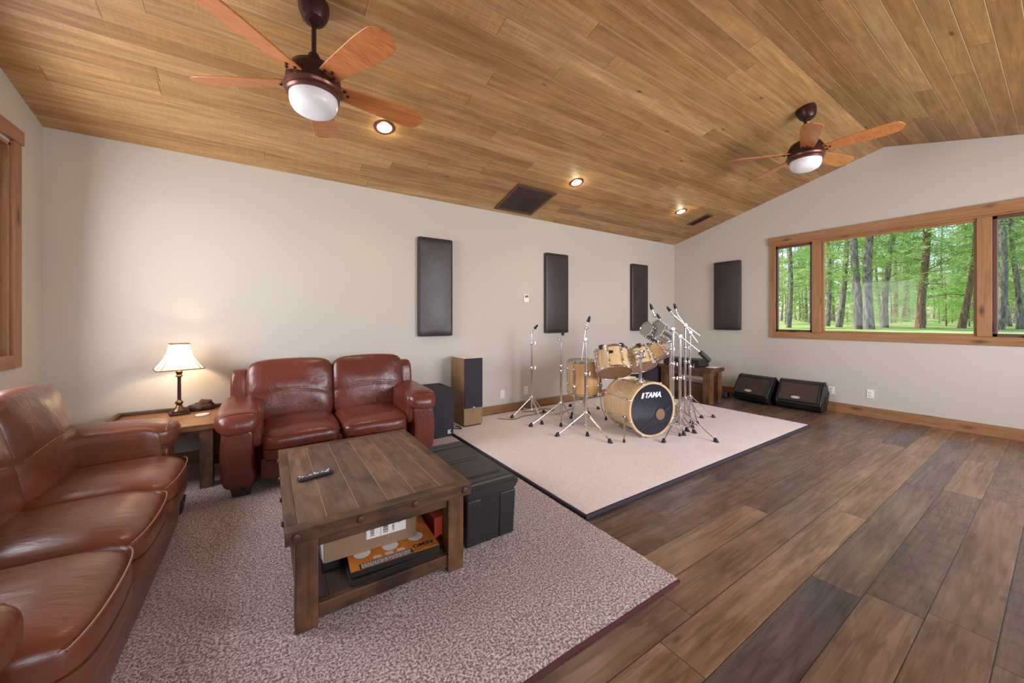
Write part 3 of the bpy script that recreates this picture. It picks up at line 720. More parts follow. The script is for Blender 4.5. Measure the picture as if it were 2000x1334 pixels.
for a in lx:
    for b in ly: MB().box(a, a+.083, b, b+.083, .02, .392).build('leg', M['rust_z'], ct, world=True, smooth=False, bevel=.004)
part('apron', 'rust_x', (lx[0]+.083, lx[1], ly[0]+.01, ly[0]+.04, .345, .392), (lx[0]+.083, lx[1], ly[1]+.043, ly[1]+.073, .345, .392))
part('apron', 'rust_y', (lx[0]+.01, lx[0]+.04, ly[0]+.083, ly[1], .345, .392), (lx[1]+.043, lx[1]+.073, ly[0]+.083, ly[1], .345, .392))
part('stretcher', 'rust_x', (lx[0]+.083, lx[1], ly[0]+.012, ly[0]+.045, .045, .105), (lx[0]+.083, lx[1], ly[1]+.038, ly[1]+.07, .045, .105))
part('stretcher', 'rust_y', (lx[0]+.012, lx[0]+.045, ly[0]+.083, ly[1], .045, .105), (lx[1]+.038, lx[1]+.07, ly[0]+.083, ly[1], .045, .105))
MB().box(lx[0]+.045, lx[1]+.038, ly[0]+.045, ly[1]+.038, .07, .092).build('shelf', planks('shelf_boards', [(62, 48, 44), (74, 56, 48), (56, 46, 46)], .12, 4, 'y', .4, (1.6, 18), .002, (.01, .008, .006, 1), gstr=.7), ct, world=True, smooth=False)
iron = plain('iron_stud', (92, 62, 48), .5, .4, bump=.5, bscale=120)
def stud(p_, n_): MB().lathe([(.0, .009), (.008, .0085), (.014, .006), (.017, 0), (.017, -.002)], 16, frame(p_, n_)).build('stud', iron, ct, world=True)
for x in (-6.525, -6.285, -6.045, -5.79): stud((x, ty0, .421), (0, -1, 0)); stud((x, ty1, .421), (0, 1, 0))
for y in (-2.40, -2.15, -1.9, -1.6): stud((tx0, y, .421), (-1, 0, 0)); stud((tx1, y, .421), (1, 0, 0))
# remote
rm = thing('remote_control', 'black remote control lying on the coffee table', 'remote', (-6.408, -2.035, .4505), radians(12))
MB().box(-.083, .083, -.022, .022, 0, .016).build('body', M['black'], rm, bevel=.004)
rr_ = random.Random(3)
for i in range(13):
    for j in range(3):
        if rr_.random() < .12: continue
        big_ = i >= 10 and j == 0
        x = -.072+i*.0118; y = -.013+j*.013
        MB().box(x-.0036, x+.0036, y-.004, y+.004, .0155, .0178).build('button', M['whiteink'] if big_ or rr_.random() < .35 else plain('grey_button', (120, 120, 126), .5), rm, smooth=False)
# boxes on the shelf
ob = thing('drumhead_box', 'orange drumhead box showing white drumheads, on top of the shelf pile', 'box', (-6.095, -2.25, .132), radians(-3))
w2, d2 = .205, .235
MB().box(-w2, w2, -d2, d2, 0, .026).build('carton', [M['boxblack']], ob, bevel=.001)
MB().box(-w2+.001, w2-.001, -d2+.001, d2-.001, .026, .0266).build('printed_lid', M['orange'], ob, smooth=False)
for (px, py) in ((-.14, -.115), (-.01, -.12), (.12, -.105), (.12, .05)):
    MB().lathe([(.0, .0268), (.036, .0268), (.038, .0266)], 28, T(px, py, 0)).build('drumhead_picture', M['paper'] if py < 0 else M['headgrey'], ob, smooth=False)
MB().box(-.165, .075, -.232, -.196, .0267, .027).build('text_panel', M['boxblack'], ob, smooth=False)
m = MB(); rr_ = random.Random(5)
for row in range(4):
    x = -.158
    while x < .062:
        l_ = rr_.uniform(.006, .02); m.box(x, min(x+l_, .068), -.2285+row*.0078, -.2245+row*.0078, .02705, .0273); x += l_+.003
m.build('small_print', M['whiteink'], ob, smooth=False)
m = MB()
for k in range(3):
    for r_ in range(4): m.box(-.10+k*.055, -.062+k*.055-.004*(r_ % 2), -.186+r_*.006, -.1835+r_*.006, .0267, .027)
m.build('caption', M['paper'], ob, smooth=False)
text('logo', 'REMO', .038, M['ink'], ob, T(.135, -.186, .0268) @ R(pi, 'Z'), 0, .0012, .0002, 1.0)
m = MB(); cr_ = [(-.062, .03), (-.05, .006), (-.03, .018), (0, -.004), (.03, .018), (.05, .006), (.062, .03)]
m.tube([Vector((.135+x, -.219-(y-.016)*.55, .0269)) for x, y in cr_], .0012, 4); m.build('logo_crown', M['ink'], ob)
b2 = MB().box(-6.315, -5.885, -2.492, -2.02, .0925, .1305).build('flat_box', M['boxblack'], bevel=.001); tag(b2, 'flat black carton beneath the orange drumhead box', 'box')
cb = thing('cardboard_box', 'brown cardboard shipping box with white address label under the coffee table', 'box', (-6.18, -2.12, .1595), radians(-2.5))
MB().box(-.215, .215, -.235, .20, 0, .165).build('carton', M['cardboard'], cb, bevel=.003)
MB().box(-.218, -.2145, -.232, .19, .004, .16).build('end_flap', plain('pale_card', (206, 202, 206), .6), cb, bevel=.001)
lb = MB().box(-.03, .16, -.2362, -.2352, .055, .135).build('shipping_label', M['paper'], cb, smooth=False)
m = MB(); rr_ = random.Random(9)
for (x0_, x1_) in ((-.012, .006), (.048, .072), (.092, .102)):
    z = .066
    while z < .126:
        h_ = rr_.uniform(.001, .0035); m.box(x0_, x1_, -.2367, -.2361, z, z+h_); z += h_+rr_.uniform(.001, .003)
m.box(.036, .0375, -.2367, -.2361, .057, .133)
for k in range(4): m.box(.118, .118+rr_.uniform(.012, .028), -.2367, -.2361, .122-k*.008, .124-k*.008)
m.build('barcode', M['ink'], lb, smooth=False)
b3 = MB().box(-5.865, -5.80, -2.33, -1.9, .0925, .20).build('red_box', M['red'], bevel=.002); tag(b3, 'red carton beside the orange box behind the right table leg', 'box')
b4 = MB().box(-6.41, -6.325, -2.30, -1.98, .0925, .1585).build('dark_case', M['black'], bevel=.006); tag(b4, 'small black case under the left end of the cardboard box', 'case')

# ------------------------------------------------------------------ storage tote
tt = thing('storage_tote', 'black plastic storage tote with lid beside the coffee table', 'storage box', (-5.545, -2.045, .02))
TX0, TX1, TY0, TY1 = -5.735, -5.372, -2.44, -1.66
def rrect(x0, x1, y0, y1, r, k=5):
    out = []
    for (cx_, cy_, a0) in ((x1-r, y1-r, 0), (x0+r, y1-r, pi/2), (x0+r, y0+r, pi), (x1-r, y0+r, 1.5*pi)):
        for i in range(k+1):
            a = a0+i*pi/2/k; out.append((cx_+r*cos(a), cy_+r*sin(a)))
    return out
def rr(x0, x1, y0, y1, r, z): return [Vector((x, y, z)) for x, y in rrect(x0, x1, y0, y1, r)]
i_ = .018
m = MB(); m.rings([rr(TX0+i_+.012, TX1-i_-.012, TY0+i_+.02, TY1-i_-.02, .03, .021), rr(TX0+i_, TX1-i_, TY0+i_, TY1-i_, .03, .30), rr(TX0+.008, TX1-.008, TY0+.008, TY1-.008, .03, .303), rr(TX0+.008, TX1-.008, TY0+.008, TY1-.008, .03, .322)])
m.build('tub', M['tote'], tt, world=True)
m = MB()
for a_, b_ in ((-5.71, -5.63), (-5.50, -5.40)): m.taper((a_, b_, TY0+.030, TY0+.06), (a_-.004, b_+.004, TY0+.013, TY0+.05), .022, .285)
m.build('corner_rib', M['tote'], tt, world=True, bevel=.008)
m = MB(); m.rings([rr(TX0, TX1, TY0, TY1, .035, .322), rr(TX0, TX1, TY0, TY1, .035, .338), rr(TX0+.006, TX1-.006, TY0+.006, TY1-.006, .035, .344), rr(TX0+.02, TX1-.02, TY0+.02, TY1-.02, .03, .352)])
m.build('lid', M['tote'], tt, world=True)
m = MB()
prof = [(TX0+.05, .345), (TX0+.06, .366), (TX1-.06, .366), (TX1-.05, .345)]
P = Matrix(((1, 0, 0, 0), (0, 0, 1, 0), (0, 1, 0, 0), (0, 0, 0, 1)))
m.taper((TX0+.03, TX1-.03, TY0+.03, TY0+.11), (TX0+.04, TX1-.04, TY0+.045, TY0+.095), .345, .368)
m.taper((TX0+.05, TX1-.05, TY0+.13, (TY0+TY1)/2-.012), (TX0+.06, TX1-.06, TY0+.142, (TY0+TY1)/2-.02), .345, .360)
m.taper((TX0+.05, TX1-.05, (TY0+TY1)/2+.012, TY1-.13), (TX0+.06, TX1-.06, (TY0+TY1)/2+.02, TY1-.142), .345, .360)
m.taper((TX0+.03, TX1-.03, TY1-.11, TY1-.03), (TX0+.04, TX1-.04, TY1-.095, TY1-.045), .345, .368)
m.build('lid_panel', M['tote'], tt, world=True, bevel=.006)

# ------------------------------------------------------------------ loudspeakers by the back wall
sb = thing('stage_speaker', 'black carpeted speaker cabinet between loveseat and tower speaker', 'speaker', (-5.08, -.34, .02))
out = [(-5.255, -.13), (-5.255, -.50), (-5.235, -.545), (-5.16, -.56), (-4.97, -.556), (-4.925, -.535), (-4.915, -.49), (-4.915, -.13)]
MB().prism(out, Matrix.Identity(4), .022, .53).build('cabinet', M['carpetcab'], sb, world=True, bevel=.008, ang=25)
MB().prism([(-5.235, -.547), (-5.16, -.564), (-4.97, -.56), (-4.922, -.54), (-4.93, -.535), (-5.22, -.54)], Matrix.Identity(4), .10, .47).build('front_grille', M['grille'], sb, world=True)
m = MB(); Xk = T(-4.985, -.562, .075) @ R(pi/2, 'X')
m.prism([(-.018, -.022), (-.008, -.022), (-.008, .022), (-.018, .022)], Xk, 0, .002)
m.prism([(-.006, .0), (.006, .022), (.019, .022), (.006, .001), (.019, -.014), (.008, -.014)], Xk, 0, .002); m.prism([(-.006, -.022), (.019, -.022), (.019, -.017), (-.006, -.017)], Xk, 0, .002)
m.build('logo', M['whiteink'], sb, world=True, smooth=False)
tw = thing('tower_speaker', 'tall wood-sided tower speaker with black grille by the back wall', 'speaker', (-4.6, -.22, .03))
MB().box(-4.722, -4.48, -.382, -.06, .045, .826).build('cabinet', M['oakveneer'], tw, world=True, smooth=False, bevel=.003)
MB().box(-4.71, -4.49, -.37, -.075, .03, .045).build('plinth', M['black'], tw, world=True, smooth=False)
MB().box(-4.718, -4.484, -.398, -.383, .245, .822).build('grille', M['grille'], tw, world=True, bevel=.005)
MB().sq((.03, .004, .010), T(-4.60, -.40, .252), 2.5, 8).build('badge', M['steel'], tw, world=True)
pp = MB().box(-.125, .125, -.165, .14, 0, .004).build('paper_stack', M['paper'], smooth=False); pp.location = (-4.60, -.215, .8262); pp.rotation_euler = (0, 0, .04); tag(pp, 'white papers lying on top of the tower speaker', 'papers')
m = MB()
rr_ = random.Random(2)
for k in range(4): x = -.08+k*.04; m.box(x, x+.02, -.10+.02*k, -.085+.02*k, .0041, .0044)
m.build('print', M['ink'], pp, smooth=False)
cc = MB().tube(smoothpts([(-4.80, -.10, .026), (-4.86, -.24, .026), (-4.84, -.36, .037), (-4.78, -.42, .037), (-4.76, -.36, .036), (-4.79, -.30, .036)]), .005, 6).build('speaker_cable', M['ink']); tag(cc, 'short black cable on the floor between the two back-wall speakers', 'cable')

# ------------------------------------------------------------------ wedge monitors
def wedge(X, W, label, first=None):
    if first is not None: return dup(first, X, label)
    o = thing('floor_monitor', label, 'monitor speaker', X=X, group='black wedge floor monitors')
    P = Matrix(((0, 0, 1, 0), (-1, 0, 0, 0), (0, 1, 0, 0), (0, 0, 0, 1)))           # (u,v) -> y=-u, z=v, extrude x ; front is -y
    prof = [(.20, .045), (.235, .105), (.235, .125), (.055, .395), (-.005, .41), (-.15, .26), (-.15, .20), (-.02, .012), (.14, .012)]
    MB().prism(prof, P, -W/2+.014, W/2-.014).build('cabinet', M['black'], o, bevel=.01, ang=25)
    pe = [(u*1.03+.002, v*1.01) for u, v in prof]
    for s in (-1, 1):
        e_ = MB().prism(pe, P, s*W/2-(.022 if s > 0 else 0), s*W/2+(.022 if s < 0 else 0)).build('end_cap', M['black'], o, bevel=.006, ang=25)
        for (u, v) in ((.20, .12), (.045, .37), (-.12, .24), (.0, .05)):
            MB().lathe([(.012, 0), (.012, .006), (.006, .008)], 12, frame((s*W/2, -u, v), (s, 0, 0))).build('corner_bolt', M['rubber'], e_)
        MB().lathe([(.042, -.002), (.044, .004), (.034, .006), (.03, .002), (.0, .002)], 24, frame((s*W/2, -.02, .17), (s, 0, 0))).build('handle_cup', M['rubber'], e_)
    a = Vector((0, -.228, .135)); b = Vector((0, -.065, .382)); d = (b-a); n_ = Vector((0, -d.z, d.y)).normalized()
    Xg = frame((a+b)/2+n_*.004, n_, (1, 0, 0)); hl = d.length/2
    m = MB(); hw = W/2-.045
    m.box(-hw, hw, -hl+.012, hl-.018, -.002, .003, Xg); g_ = m.build('grille', grille_m, o, smooth=False)
    m = MB()
    for bx in ((-hw-.022, hw+.022, -hl-.006, -hl+.012), (-hw-.022, hw+.022, hl-.018, hl+.006), (-hw-.022, -hw, -hl, hl), (hw, hw+.022, -hl, hl)): m.box(*bx, -.004, .012, Xg)
    m.build('grille_rim', M['black'], o, bevel=.004)
    Xb = Xg @ T(-.03, -hl+.055, .0035); bd = MB().lathe([(.042, 0), (.042, .002), (.0, .0028)], 32, Xb @ Matrix.Diagonal((1.25, .42, 1, 1))).build('badge', M['whiteink'], o)
    text('badge_text', 'KUSTOM', .021, M['ink'], bd, Xb @ T(0, 0, .0026), .15, .0008, .0003, 1.0)
    for sx in (-1, 1):
        for yy in (-.12, .0): MB().lathe([(.014, -.012), (.016, .002)], 12, T(sx*(W/2-.06), yy, .012)).build('rubber_foot', M['rubber'], o)
    return o
t = NT('perforated_grille'); vo = t.n('ShaderNodeTexVoronoi', None, Vector=t.co(), Scale=160.).outputs[0]
grille_m = t.done(t.bsdf(t.ramp(vo, [(.25, lin((22, 17, 16))), (.6, lin((74, 60, 52)))]), .45, .2, None, .5))
wg = wedge(T(-.20, -2.12, 0) @ R(-pi/2+.05, 'Z'), .52, 'black wedge monitor nearer the window, right one of the pair')
wedge(T(-.225, -1.555, .0) @ R(-pi/2-.13, 'Z'), .52, 'black wedge monitor on the left, next to the wooden bench', wg)
fc = MB().box(-.16, .13, -.12, .12, 0, .075).build('floor_case', M['black'], bevel=.012); fc.location = (-.30, -1.02, 0); fc.rotation_euler = (0, 0, .3); tag(fc, 'low black case on the floor between bench and left monitor', 'case')

# ------------------------------------------------------------------ bench with mixer
bn = thing('wooden_bench', 'rough brown wooden bench in the corner behind the drums', 'bench', (-.92, -.83, 0))
bx0, bx1, by0, by1 = -1.115, -.72, -1.30, -.42
MB().box(bx0, bx1, by0, by1, .48, .535).build('bench_top', M['rust_y'], bn, world=True, smooth=False, bevel=.006)
for a in (bx0+.025, bx1-.135):
    for b in (by0+.03, by1-.14): MB().box(a, a+.11, b, b+.11, 0, .48).build('leg', M['rust_z'], bn, world=True, smooth=False, bevel=.004)
for mt, b in (('rust_y', (bx0+.035, bx0+.065, by0+.14, by1-.14, .40, .48)), ('rust_y', (bx1-.065, bx1-.035, by0+.14, by1-.14, .40, .48)), ('rust_x', (bx0+.135, bx1-.135, by0+.05, by0+.08, .41, .48)), ('rust_x', (bx0+.135, bx1-.135, by1-.08, by1-.05, .41, .48))):
    MB().box(*b).build('apron', M[mt], bn, world=True, smooth=False, bevel=.003)
mx_ = thing('power_amplifier', 'black rack amplifier on the wooden bench', 'amplifier', (-.945, -.80, .5355), radians(2))
MB().box(-.15, .145, -.30, .30, .012, .115).build('case', M['black'], mx_, bevel=.006)
MB().box(-.156, -.149, -.29, .29, .018, .108).build('front_panel', plain('dark_panel', (30, 18, 22), .3), mx_, smooth=False)
for k in range(5): MB().lathe([(.011, 0), (.010, .012), (.0, .0125)], 14, frame((-.156, -.22+k*.10, .05), (-1, 0, 0))).build('knob', M['steel'], mx_)
MB().box(-.13, -.10, -.27, -.24, 0, .012).box(.10, .13, -.27, -.24, 0, .012).box(-.13, -.10, .24, .27, 0, .012).box(.10, .13, .24, .27, 0, .012).build('rubber_foot', M['rubber'], mx_)
for k, (lx_, ly_, r_, lab) in enumerate(((-.92, -1.20, .1, 'white sheet of paper lying on the bench end in front of the amplifier'), (-.82, -1.18, -.25, 'crumpled white note on the bench by the wall-side edge'))):
    m = MB(); N = 8
    vv = [[m.bm.verts.new((-.06+.12*i/N, -.07+.14*j/N, .004+.007*abs(noise.noise((i*.7+k*9, j*.7, 2))))) for i in range(N+1)] for j in range(N+1)]
    for j in range(N):
        for i in range(N): m.bm.faces.new((vv[j][i], vv[j][i+1], vv[j+1][i+1], vv[j+1][i]))
    o = m.build('paper_sheet', M['paper']); s_ = o.modifiers.new('solid', 'SOLIDIFY'); s_.thickness = .0015; o.location = (lx_, ly_, .535); o.rotation_euler = (0, 0, r_); tag(o, lab, 'paper')
bb = thing('under_bench_box', 'brown wooden crate on the floor beneath the bench', 'crate', (-.93, -.86, 0))
MB().box(-1.01, -.86, -1.13, -.62, .0, .30).build('crate_body', M['rust_y'], bb, world=True, smooth=False, bevel=.004)
MB().box(-1.02, -.85, -1.14, -.61, .30, .32).build('crate_lid', plain('translucent_lid', (150, 136, 122), .3), bb, world=True, smooth=False, bevel=.004)
ab = thing('amplifier_cabinet', 'black amplifier cabinet behind the bench end against the back wall', 'speaker', (-1.03, -.2, 0))
MB().box(-1.36, -.80, -.385, -.06, .03, .50).build('cabinet', M['carpetcab'], ab, world=True, smooth=False, bevel=.01)
MB().box(-1.33, -.83, -.392, -.383, .06, .42).build('grille', M['grille'], ab, world=True, smooth=False)
for sx in (-1.3, -.86):
    for yy in (-.33, -.12): MB().lathe([(.02, 0), (.018, .03)], 12, T(sx, yy, 0)).build('foot', M['rubber'], ab, world=True)

# ------------------------------------------------------------------ drums
FZ = .0302
def drum(name, label, cat, C, ax, Rr, L, nl, mat, head_lo, head_hi, up=(0, 0, 1), hoopw=.018, hoopmat=None, badge=True, base=None, phase=.0, xdir=None, lugmat=None, group=None):
    """C = centre of the lower head, ax = axis towards the other head"""
    base = base or C; d = thing(name, label, cat, base, 0, group); X = T(*base).inverted() @ frame(C, ax, xdir)
    hm = hoopmat or M['chrome']
    MB().lathe([(Rr-.006, .012), (Rr, .012), (Rr, L-.012), (Rr-.006, L-.012)], 56, X, caps=False).build('shell', mat, d, recalc=True)
    for z0, s in ((0, 1), (L, -1)):
        MB().lathe([(Rr-.002, z0+s*hoopw*1.3), (Rr+.004, z0+s*hoopw*1.3), (Rr+.010, z0+s*hoopw*1.1), (Rr+.010, z0), (Rr+.014, z0-s*.004), (Rr+.006, z0-s*.006), (Rr+.003, z0)], 56, X, caps=False).build('hoop', hm, d)
    MB().lathe([(.0, .0), (Rr*.6, .0008), (Rr+.003, .002)], 48, X, caps=False).build('lower_head', head_lo, d)
    MB().lathe([(Rr+.003, L-.002), (Rr*.6, L-.0008), (.0, L)], 48, X, caps=False).build('upper_head', head_hi, d)
    for k in range(nl):
        a = phase+2*pi*k/nl; Y = X @ R(a, 'Z')
        m = MB()
        for zc_ in (L*.27, L*.73): m.sq((.022, .022, min(.055, L*.2)), Y @ T(Rr+.009, 0, zc_), 3.5, 6)
        m.tube([Y @ Vector((Rr+.013, 0, L*.27)), Y @ Vector((Rr+.013, 0, L*.73))], .005, 8)
        m.tube([Y @ Vector((Rr+.013, 0, -.002)), Y @ Vector((Rr+.013, 0, L*.27))], .0032, 6); m.tube([Y @ Vector((Rr+.013, 0, L*.73)), Y @ Vector((Rr+.013, 0, L+.002))], .0032, 6)
        for z_ in (0, L): m.sq((.016, .016, .014), Y @ T(Rr+.012, 0, z_+(.004 if z_ == 0 else -.004)), 3, 4)
        m.build('lug', lugmat or M['chrome'], d)
    return d, X
def badge(d, X, Rr, L, ang, f=.62):
    Y = X @ R(ang, 'Z') @ T(Rr+.001, 0, L*f) @ R(pi/2, 'Y') @ R(pi/2, 'Z')
    b_ = MB().lathe([(.026, 0), (.026, .002), (.022, .003), (.0, .003)], 24, Y @ Matrix.Diagonal((1.1, .72, 1, 1))).build('badge', plain('dark_badge', (58, 44, 26), .35, .6), d)
    MB().lathe([(.008, .003), (.0, .0035)], 12, Y).build('badge_emblem', M['brassy'], b_)
# bass drum: front head centre (-3.21,-1.79), facing -105 degrees
BA = radians(-105); bax = Vector((cos(BA), sin(BA), 0)); BC = Vector((-3.21, -1.79, .325)); BR = .272; BL = .46
bd = thing('bass_drum', 'maple bass drum with black front head lying on the rug', 'bass drum', (BC.x, BC.y, .03)); Bi = T(BC.x, BC.y, .03).inverted()
X = Bi @ frame(BC-bax*BL, bax, (0, 0, 1))
MB().lathe([(BR-.008, .01), (BR, .01), (BR, BL-.01), (BR-.008, BL-.01)], 64, X, caps=False).build('shell', M['maple'], bd)
for z0, z1 in ((-.008, .036), (BL-.036, BL+.008)):
    MB().lathe([(BR-.002, z0), (BR+.019, z0), (BR+.021, (z0+z1)/2), (BR+.019, z1), (BR-.002, z1), (BR-.002, z0)], 64, X, caps=False).build('wood_hoop', M['maple'], bd)
fh = MB().lathe([(.0, BL), (BR*.5, BL), (BR+.001, BL-.001)], 64, X, caps=False).build('front_head', M['headblue'], bd)
MB().lathe([(BR+.001, .001), (.0, 0)], 48, X, caps=False).build('rear_head', M['head'], bd)
side = Vector((0, 0, 1)).cross(bax)                                # image-right of the head
Xh = Bi @ frame(BC+bax*.0012, bax, side)                           # x right, y up, z out of the head
text('logo', 'TAMA', .076, M['whiteink'], fh, Xh @ T(.006, .152, 0), .30, .0036, .0006, 1.0)
m = MB(); m.prism([(-.140, .122), (-.120, .122), (-.102, .182), (-.122, .182)], Xh, 0, .0012); m.prism([(-.117, .122), (-.113, .122), (-.095, .182), (-.099, .182)], Xh, 0, .0012)
m.lathe([(.006, 0), (.006, .0012), (0, .0012)], 14, Xh @ T(.114, .128, 0)); m.build('logo_mark', M['whiteink'], fh, smooth=False)
pt = MB().lathe([(.064, .0005), (.066, .0045), (.060, .0055)], 36, Xh @ T(.105, -.06, 0), caps=False).build('port_rim', M['rubber'], fh)
MB().lathe([(.0, .0022), (.0605, .0022)], 36, Xh @ T(.105, -.06, 0), caps=False).build('port_pad', M['pillow'], fh)
MB().prism([(-.165, -.212), (-.135, -.236), (.07, -.085), (.05, -.055)], Xh, 0, .0008).prism([(.15, -.03), (.165, -.05), (.235, .0), (.235, .035)], Xh, 0, .0008).build('dark_band', M['rubber'], fh, smooth=False)  # flat dark band across the head, on both sides of the port
for k in range(8):
    a = 2*pi*(k+.5)/8; Y = X @ R(a, 'Z'); m = MB()
    for zc_ in (.12, BL-.12): m.sq((.024, .024, .06), Y @ T(BR+.010, 0, zc_), 3.5, 6)
    m.tube([Y @ Vector((BR+.015, 0, .12)), Y @ Vector((BR+.015, 0, BL-.12))], .0055, 8)
    m.tube([Y @ Vector((BR+.017, 0, .0)), Y @ Vector((BR+.015, 0, .12))], .0035, 6); m.tube([Y @ Vector((BR+.015, 0, BL-.12)), Y @ Vector((BR+.017, 0, BL))], .0035, 6)
    m.build('lug', M['chrome'], bd)
    for z_ in (.012, BL-.012): MB().sq((.022, .03, .05), Y @ T(BR+.020, 0, z_), 3.5, 6).build('claw_hook', M['chrome'], bd)
for s, ft in ((-1, Vector((-3.59, -1.735, .03))), (1, Vector((-2.93, -1.93, .03)))):
    br_ = BC-bax*.10+side*s*(BR+.012)*.94+Vector((0, 0, -.10))
    m = MB(); m.sq((.05, .05, .07), Bi @ T(*br_), 4, 6); m.tube([Bi @ (br_+Vector((0, 0, .03))), Bi @ (ft+Vector((0, 0, .03)))], .0085, 12)
    sp_ = m.build('spur', M['chrome'], bd)
    MB().lathe([(.013, 0), (.013, .022), (.009, .034)], 14, Bi @ T(*ft)).build('rubber_tip', M['rubber'], sp_)
pc = Vector((-3.17, -1.62, 0))
m = MB(); m.sq((.10, .07, .03), Bi @ T(pc.x, pc.y, .60), 4, 8); m.tube([Bi @ Vector((pc.x, pc.y, .59)), Bi @ Vector((pc.x, pc.y, .845))], .0125, 14)
m.sq((.14, .035, .05), Bi @ T(pc.x, pc.y, .865) @ R(.25, 'Z'), 5, 8)
for dx in (-.055, .055): m.tube([Bi @ Vector((pc.x+dx, pc.y-.02, .865)), Bi @ Vector((pc.x+dx, pc.y+.02, .865))], .016, 12)
m.build('tom_mount_post', M['chrome'], bd)
dk = plain('tan_clear_head', (150, 112, 84), .22)
# rack toms
def arm(d, base, pts, r=.008):
    m = MB(); m.tube([Vector(q)-Vector(base) for q in pts], r, 10)
    for q in pts: m.sq((.035, .035, .035), T(*(Vector(q)-Vector(base))), 4, 5)
    m.build('mount_arm', M['chrome'], d)
t1c = Vector((-3.348, -1.402, .675)); t1a = Vector((.267, .423, .866)).normalized()
d, X = drum('rack_tom', 'largest maple rack tom, left of the mount post with dark oval badge', 'tom drum', t1c, t1a, .186, .265, 8, M['maple'], dk, M['headgrey'], xdir=(-1, -.3, 0), phase=.30)
camd = (CAM-t1c); loc = (frame(t1c, t1a, (-1, -.3, 0)).inverted() @ CAM); badge(d, X, .186, .265, math.atan2(loc.y, loc.x)-.02, .68)
arm(d, t1c, [t1c+t1a*.17+Vector((.15, -.12, .0)), (-3.19, -1.57, .91), (pc.x-.055, pc.y, .872)])
t2c = Vector((-3.00, -1.515, .715)); t2a = Vector((.086, .491, .867)).normalized()
d, X = drum('rack_tom', 'middle maple rack tom right of the mount post, half behind it', 'tom drum', t2c, t2a, .152, .225, 6, M['maple'], dk, M['headgrey'], xdir=(-1, -.3, 0), phase=.2)
loc = (frame(t2c, t2a, (-1, -.3, 0)).inverted() @ CAM); badge(d, X, .152, .225, math.atan2(loc.y, loc.x)+.45, .66)
arm(d, t2c, [t2c+t2a*.15+Vector((-.13, -.09, .0)), (-3.10, -1.575, .92), (pc.x+.055, pc.y, .872)])
t3c = Vector((-2.645, -1.495, .785)); t3a = Vector((-.18, .585, .791)).normalized()
d, X = drum('rack_tom', 'small maple rack tom at the right, tilted most steeply', 'tom drum', t3c, t3a, .128, .205, 6, M['maple_dark'], dk, M['headgrey'], xdir=(-1, -.3, 0), phase=.1)
arm(d, t3c, [t3c+t3a*.12+Vector((.12, -.07, 0)), (-2.56, -1.57, .915)])
# dark maroon blocks on the tom rims
toms = [o for o in COL.objects if o.name.startswith('rack_tom') and o.type == 'EMPTY']
for o_, (c_, a_, r_, l_, offs) in zip(toms, ((t1c, t1a, .186, .265, (-.55, .75)), (t2c, t2a, .152, .225, (-.75, .35)), (t3c, t3a, .128, .205, (-.1, .9)))):
    Xf = frame(c_, a_, (-1, -.3, 0)); q = Xf.inverted() @ CAM; a0 = math.atan2(q.y, q.x); Xl = T(*c_).inverted() @ Xf
    for da in offs:
        Y = Xl @ R(a0+da, 'Z')
        m = MB(); m.sq((.05, .06, .026), Y @ T(r_-.008, 0, l_+.012), 4, 6); m.sq((.018, .04, .05), Y @ T(r_+.014, 0, l_-.008), 4, 6); m.build('rim_block', plain('dark_maroon_block', (52, 30, 34), .5), o_)
# floor tom
fc_ = Vector((-3.35, -.93, .365))
d, X = drum('floor_tom', 'upright maple floor tom on three legs, left of the bass drum', 'floor tom', fc_, (0, 0, 1), .195, .41, 8, M['maple_dark'], M['headgrey'], M['headgrey'], base=(-3.35, -.93, .03), xdir=(1, 0, 0), phase=.15)
for ft, ang in (((-3.105, -1.06), -.5), ((-3.59, -.98), 3.35), ((-3.30, -.66), 1.45)):
    a = math.atan2(ft[1]+.93, ft[0]+3.35); p0 = Vector((.212*cos(a), .212*sin(a), 0)); ff = Vector((ft[0]+3.35, ft[1]+.93, 0))
    m = MB(); m.sq((.04, .04, .06), T(p0.x, p0.y, .43), 4, 6)
    m.tube([p0+Vector((0, 0, .62)), p0+Vector((0, 0, .22)), p0*1.02+Vector((0, 0, .17)), ff+Vector((0, 0, .03))], .0065, 10)
    lg = m.build('leg', M['chrome'], d); MB().lathe([(.016, 0), (.015, .02), (.009, .045)], 12, T(ff.x, ff.y, 0)).build('rubber_tip', M['rubber'], lg)
# two small chrome drums clamped high on the rack stand
for nm, c_, r_, l_ in (('small chrome drum with clear head, further left of the pair high on the stand', Vector((-2.845, -1.45, 1.165)), .078, .20), ('larger of the two small chrome drums high on the stand', Vector((-2.765, -1.53, 1.165)), .098, .21)):
    a_ = Vector((.80, .17, -.22)).normalized()
    a_ = Vector((.86, -.02, -.34)).normalized()
    d, X = drum('mini_timbale', nm, 'drum', c_, a_, r_, l_, 6, M['steel'], M['headgrey'], M['rubber'], xdir=(0, 0, 1), hoopw=.012, phase=.2)
    if r_ > .09:
        q = c_+a_*.12
        arm(d, c_, [q+Vector((.02, .02, -.10)), (-2.62, -1.545, 1.02), (-2.575, -1.585, 1.015)], .009)
    else:
        arm(d, c_, [c_+a_*.10+Vector((0, .02, -.07)), c_+a_*.13+Vector((.03, -.05, -.10))], .008)
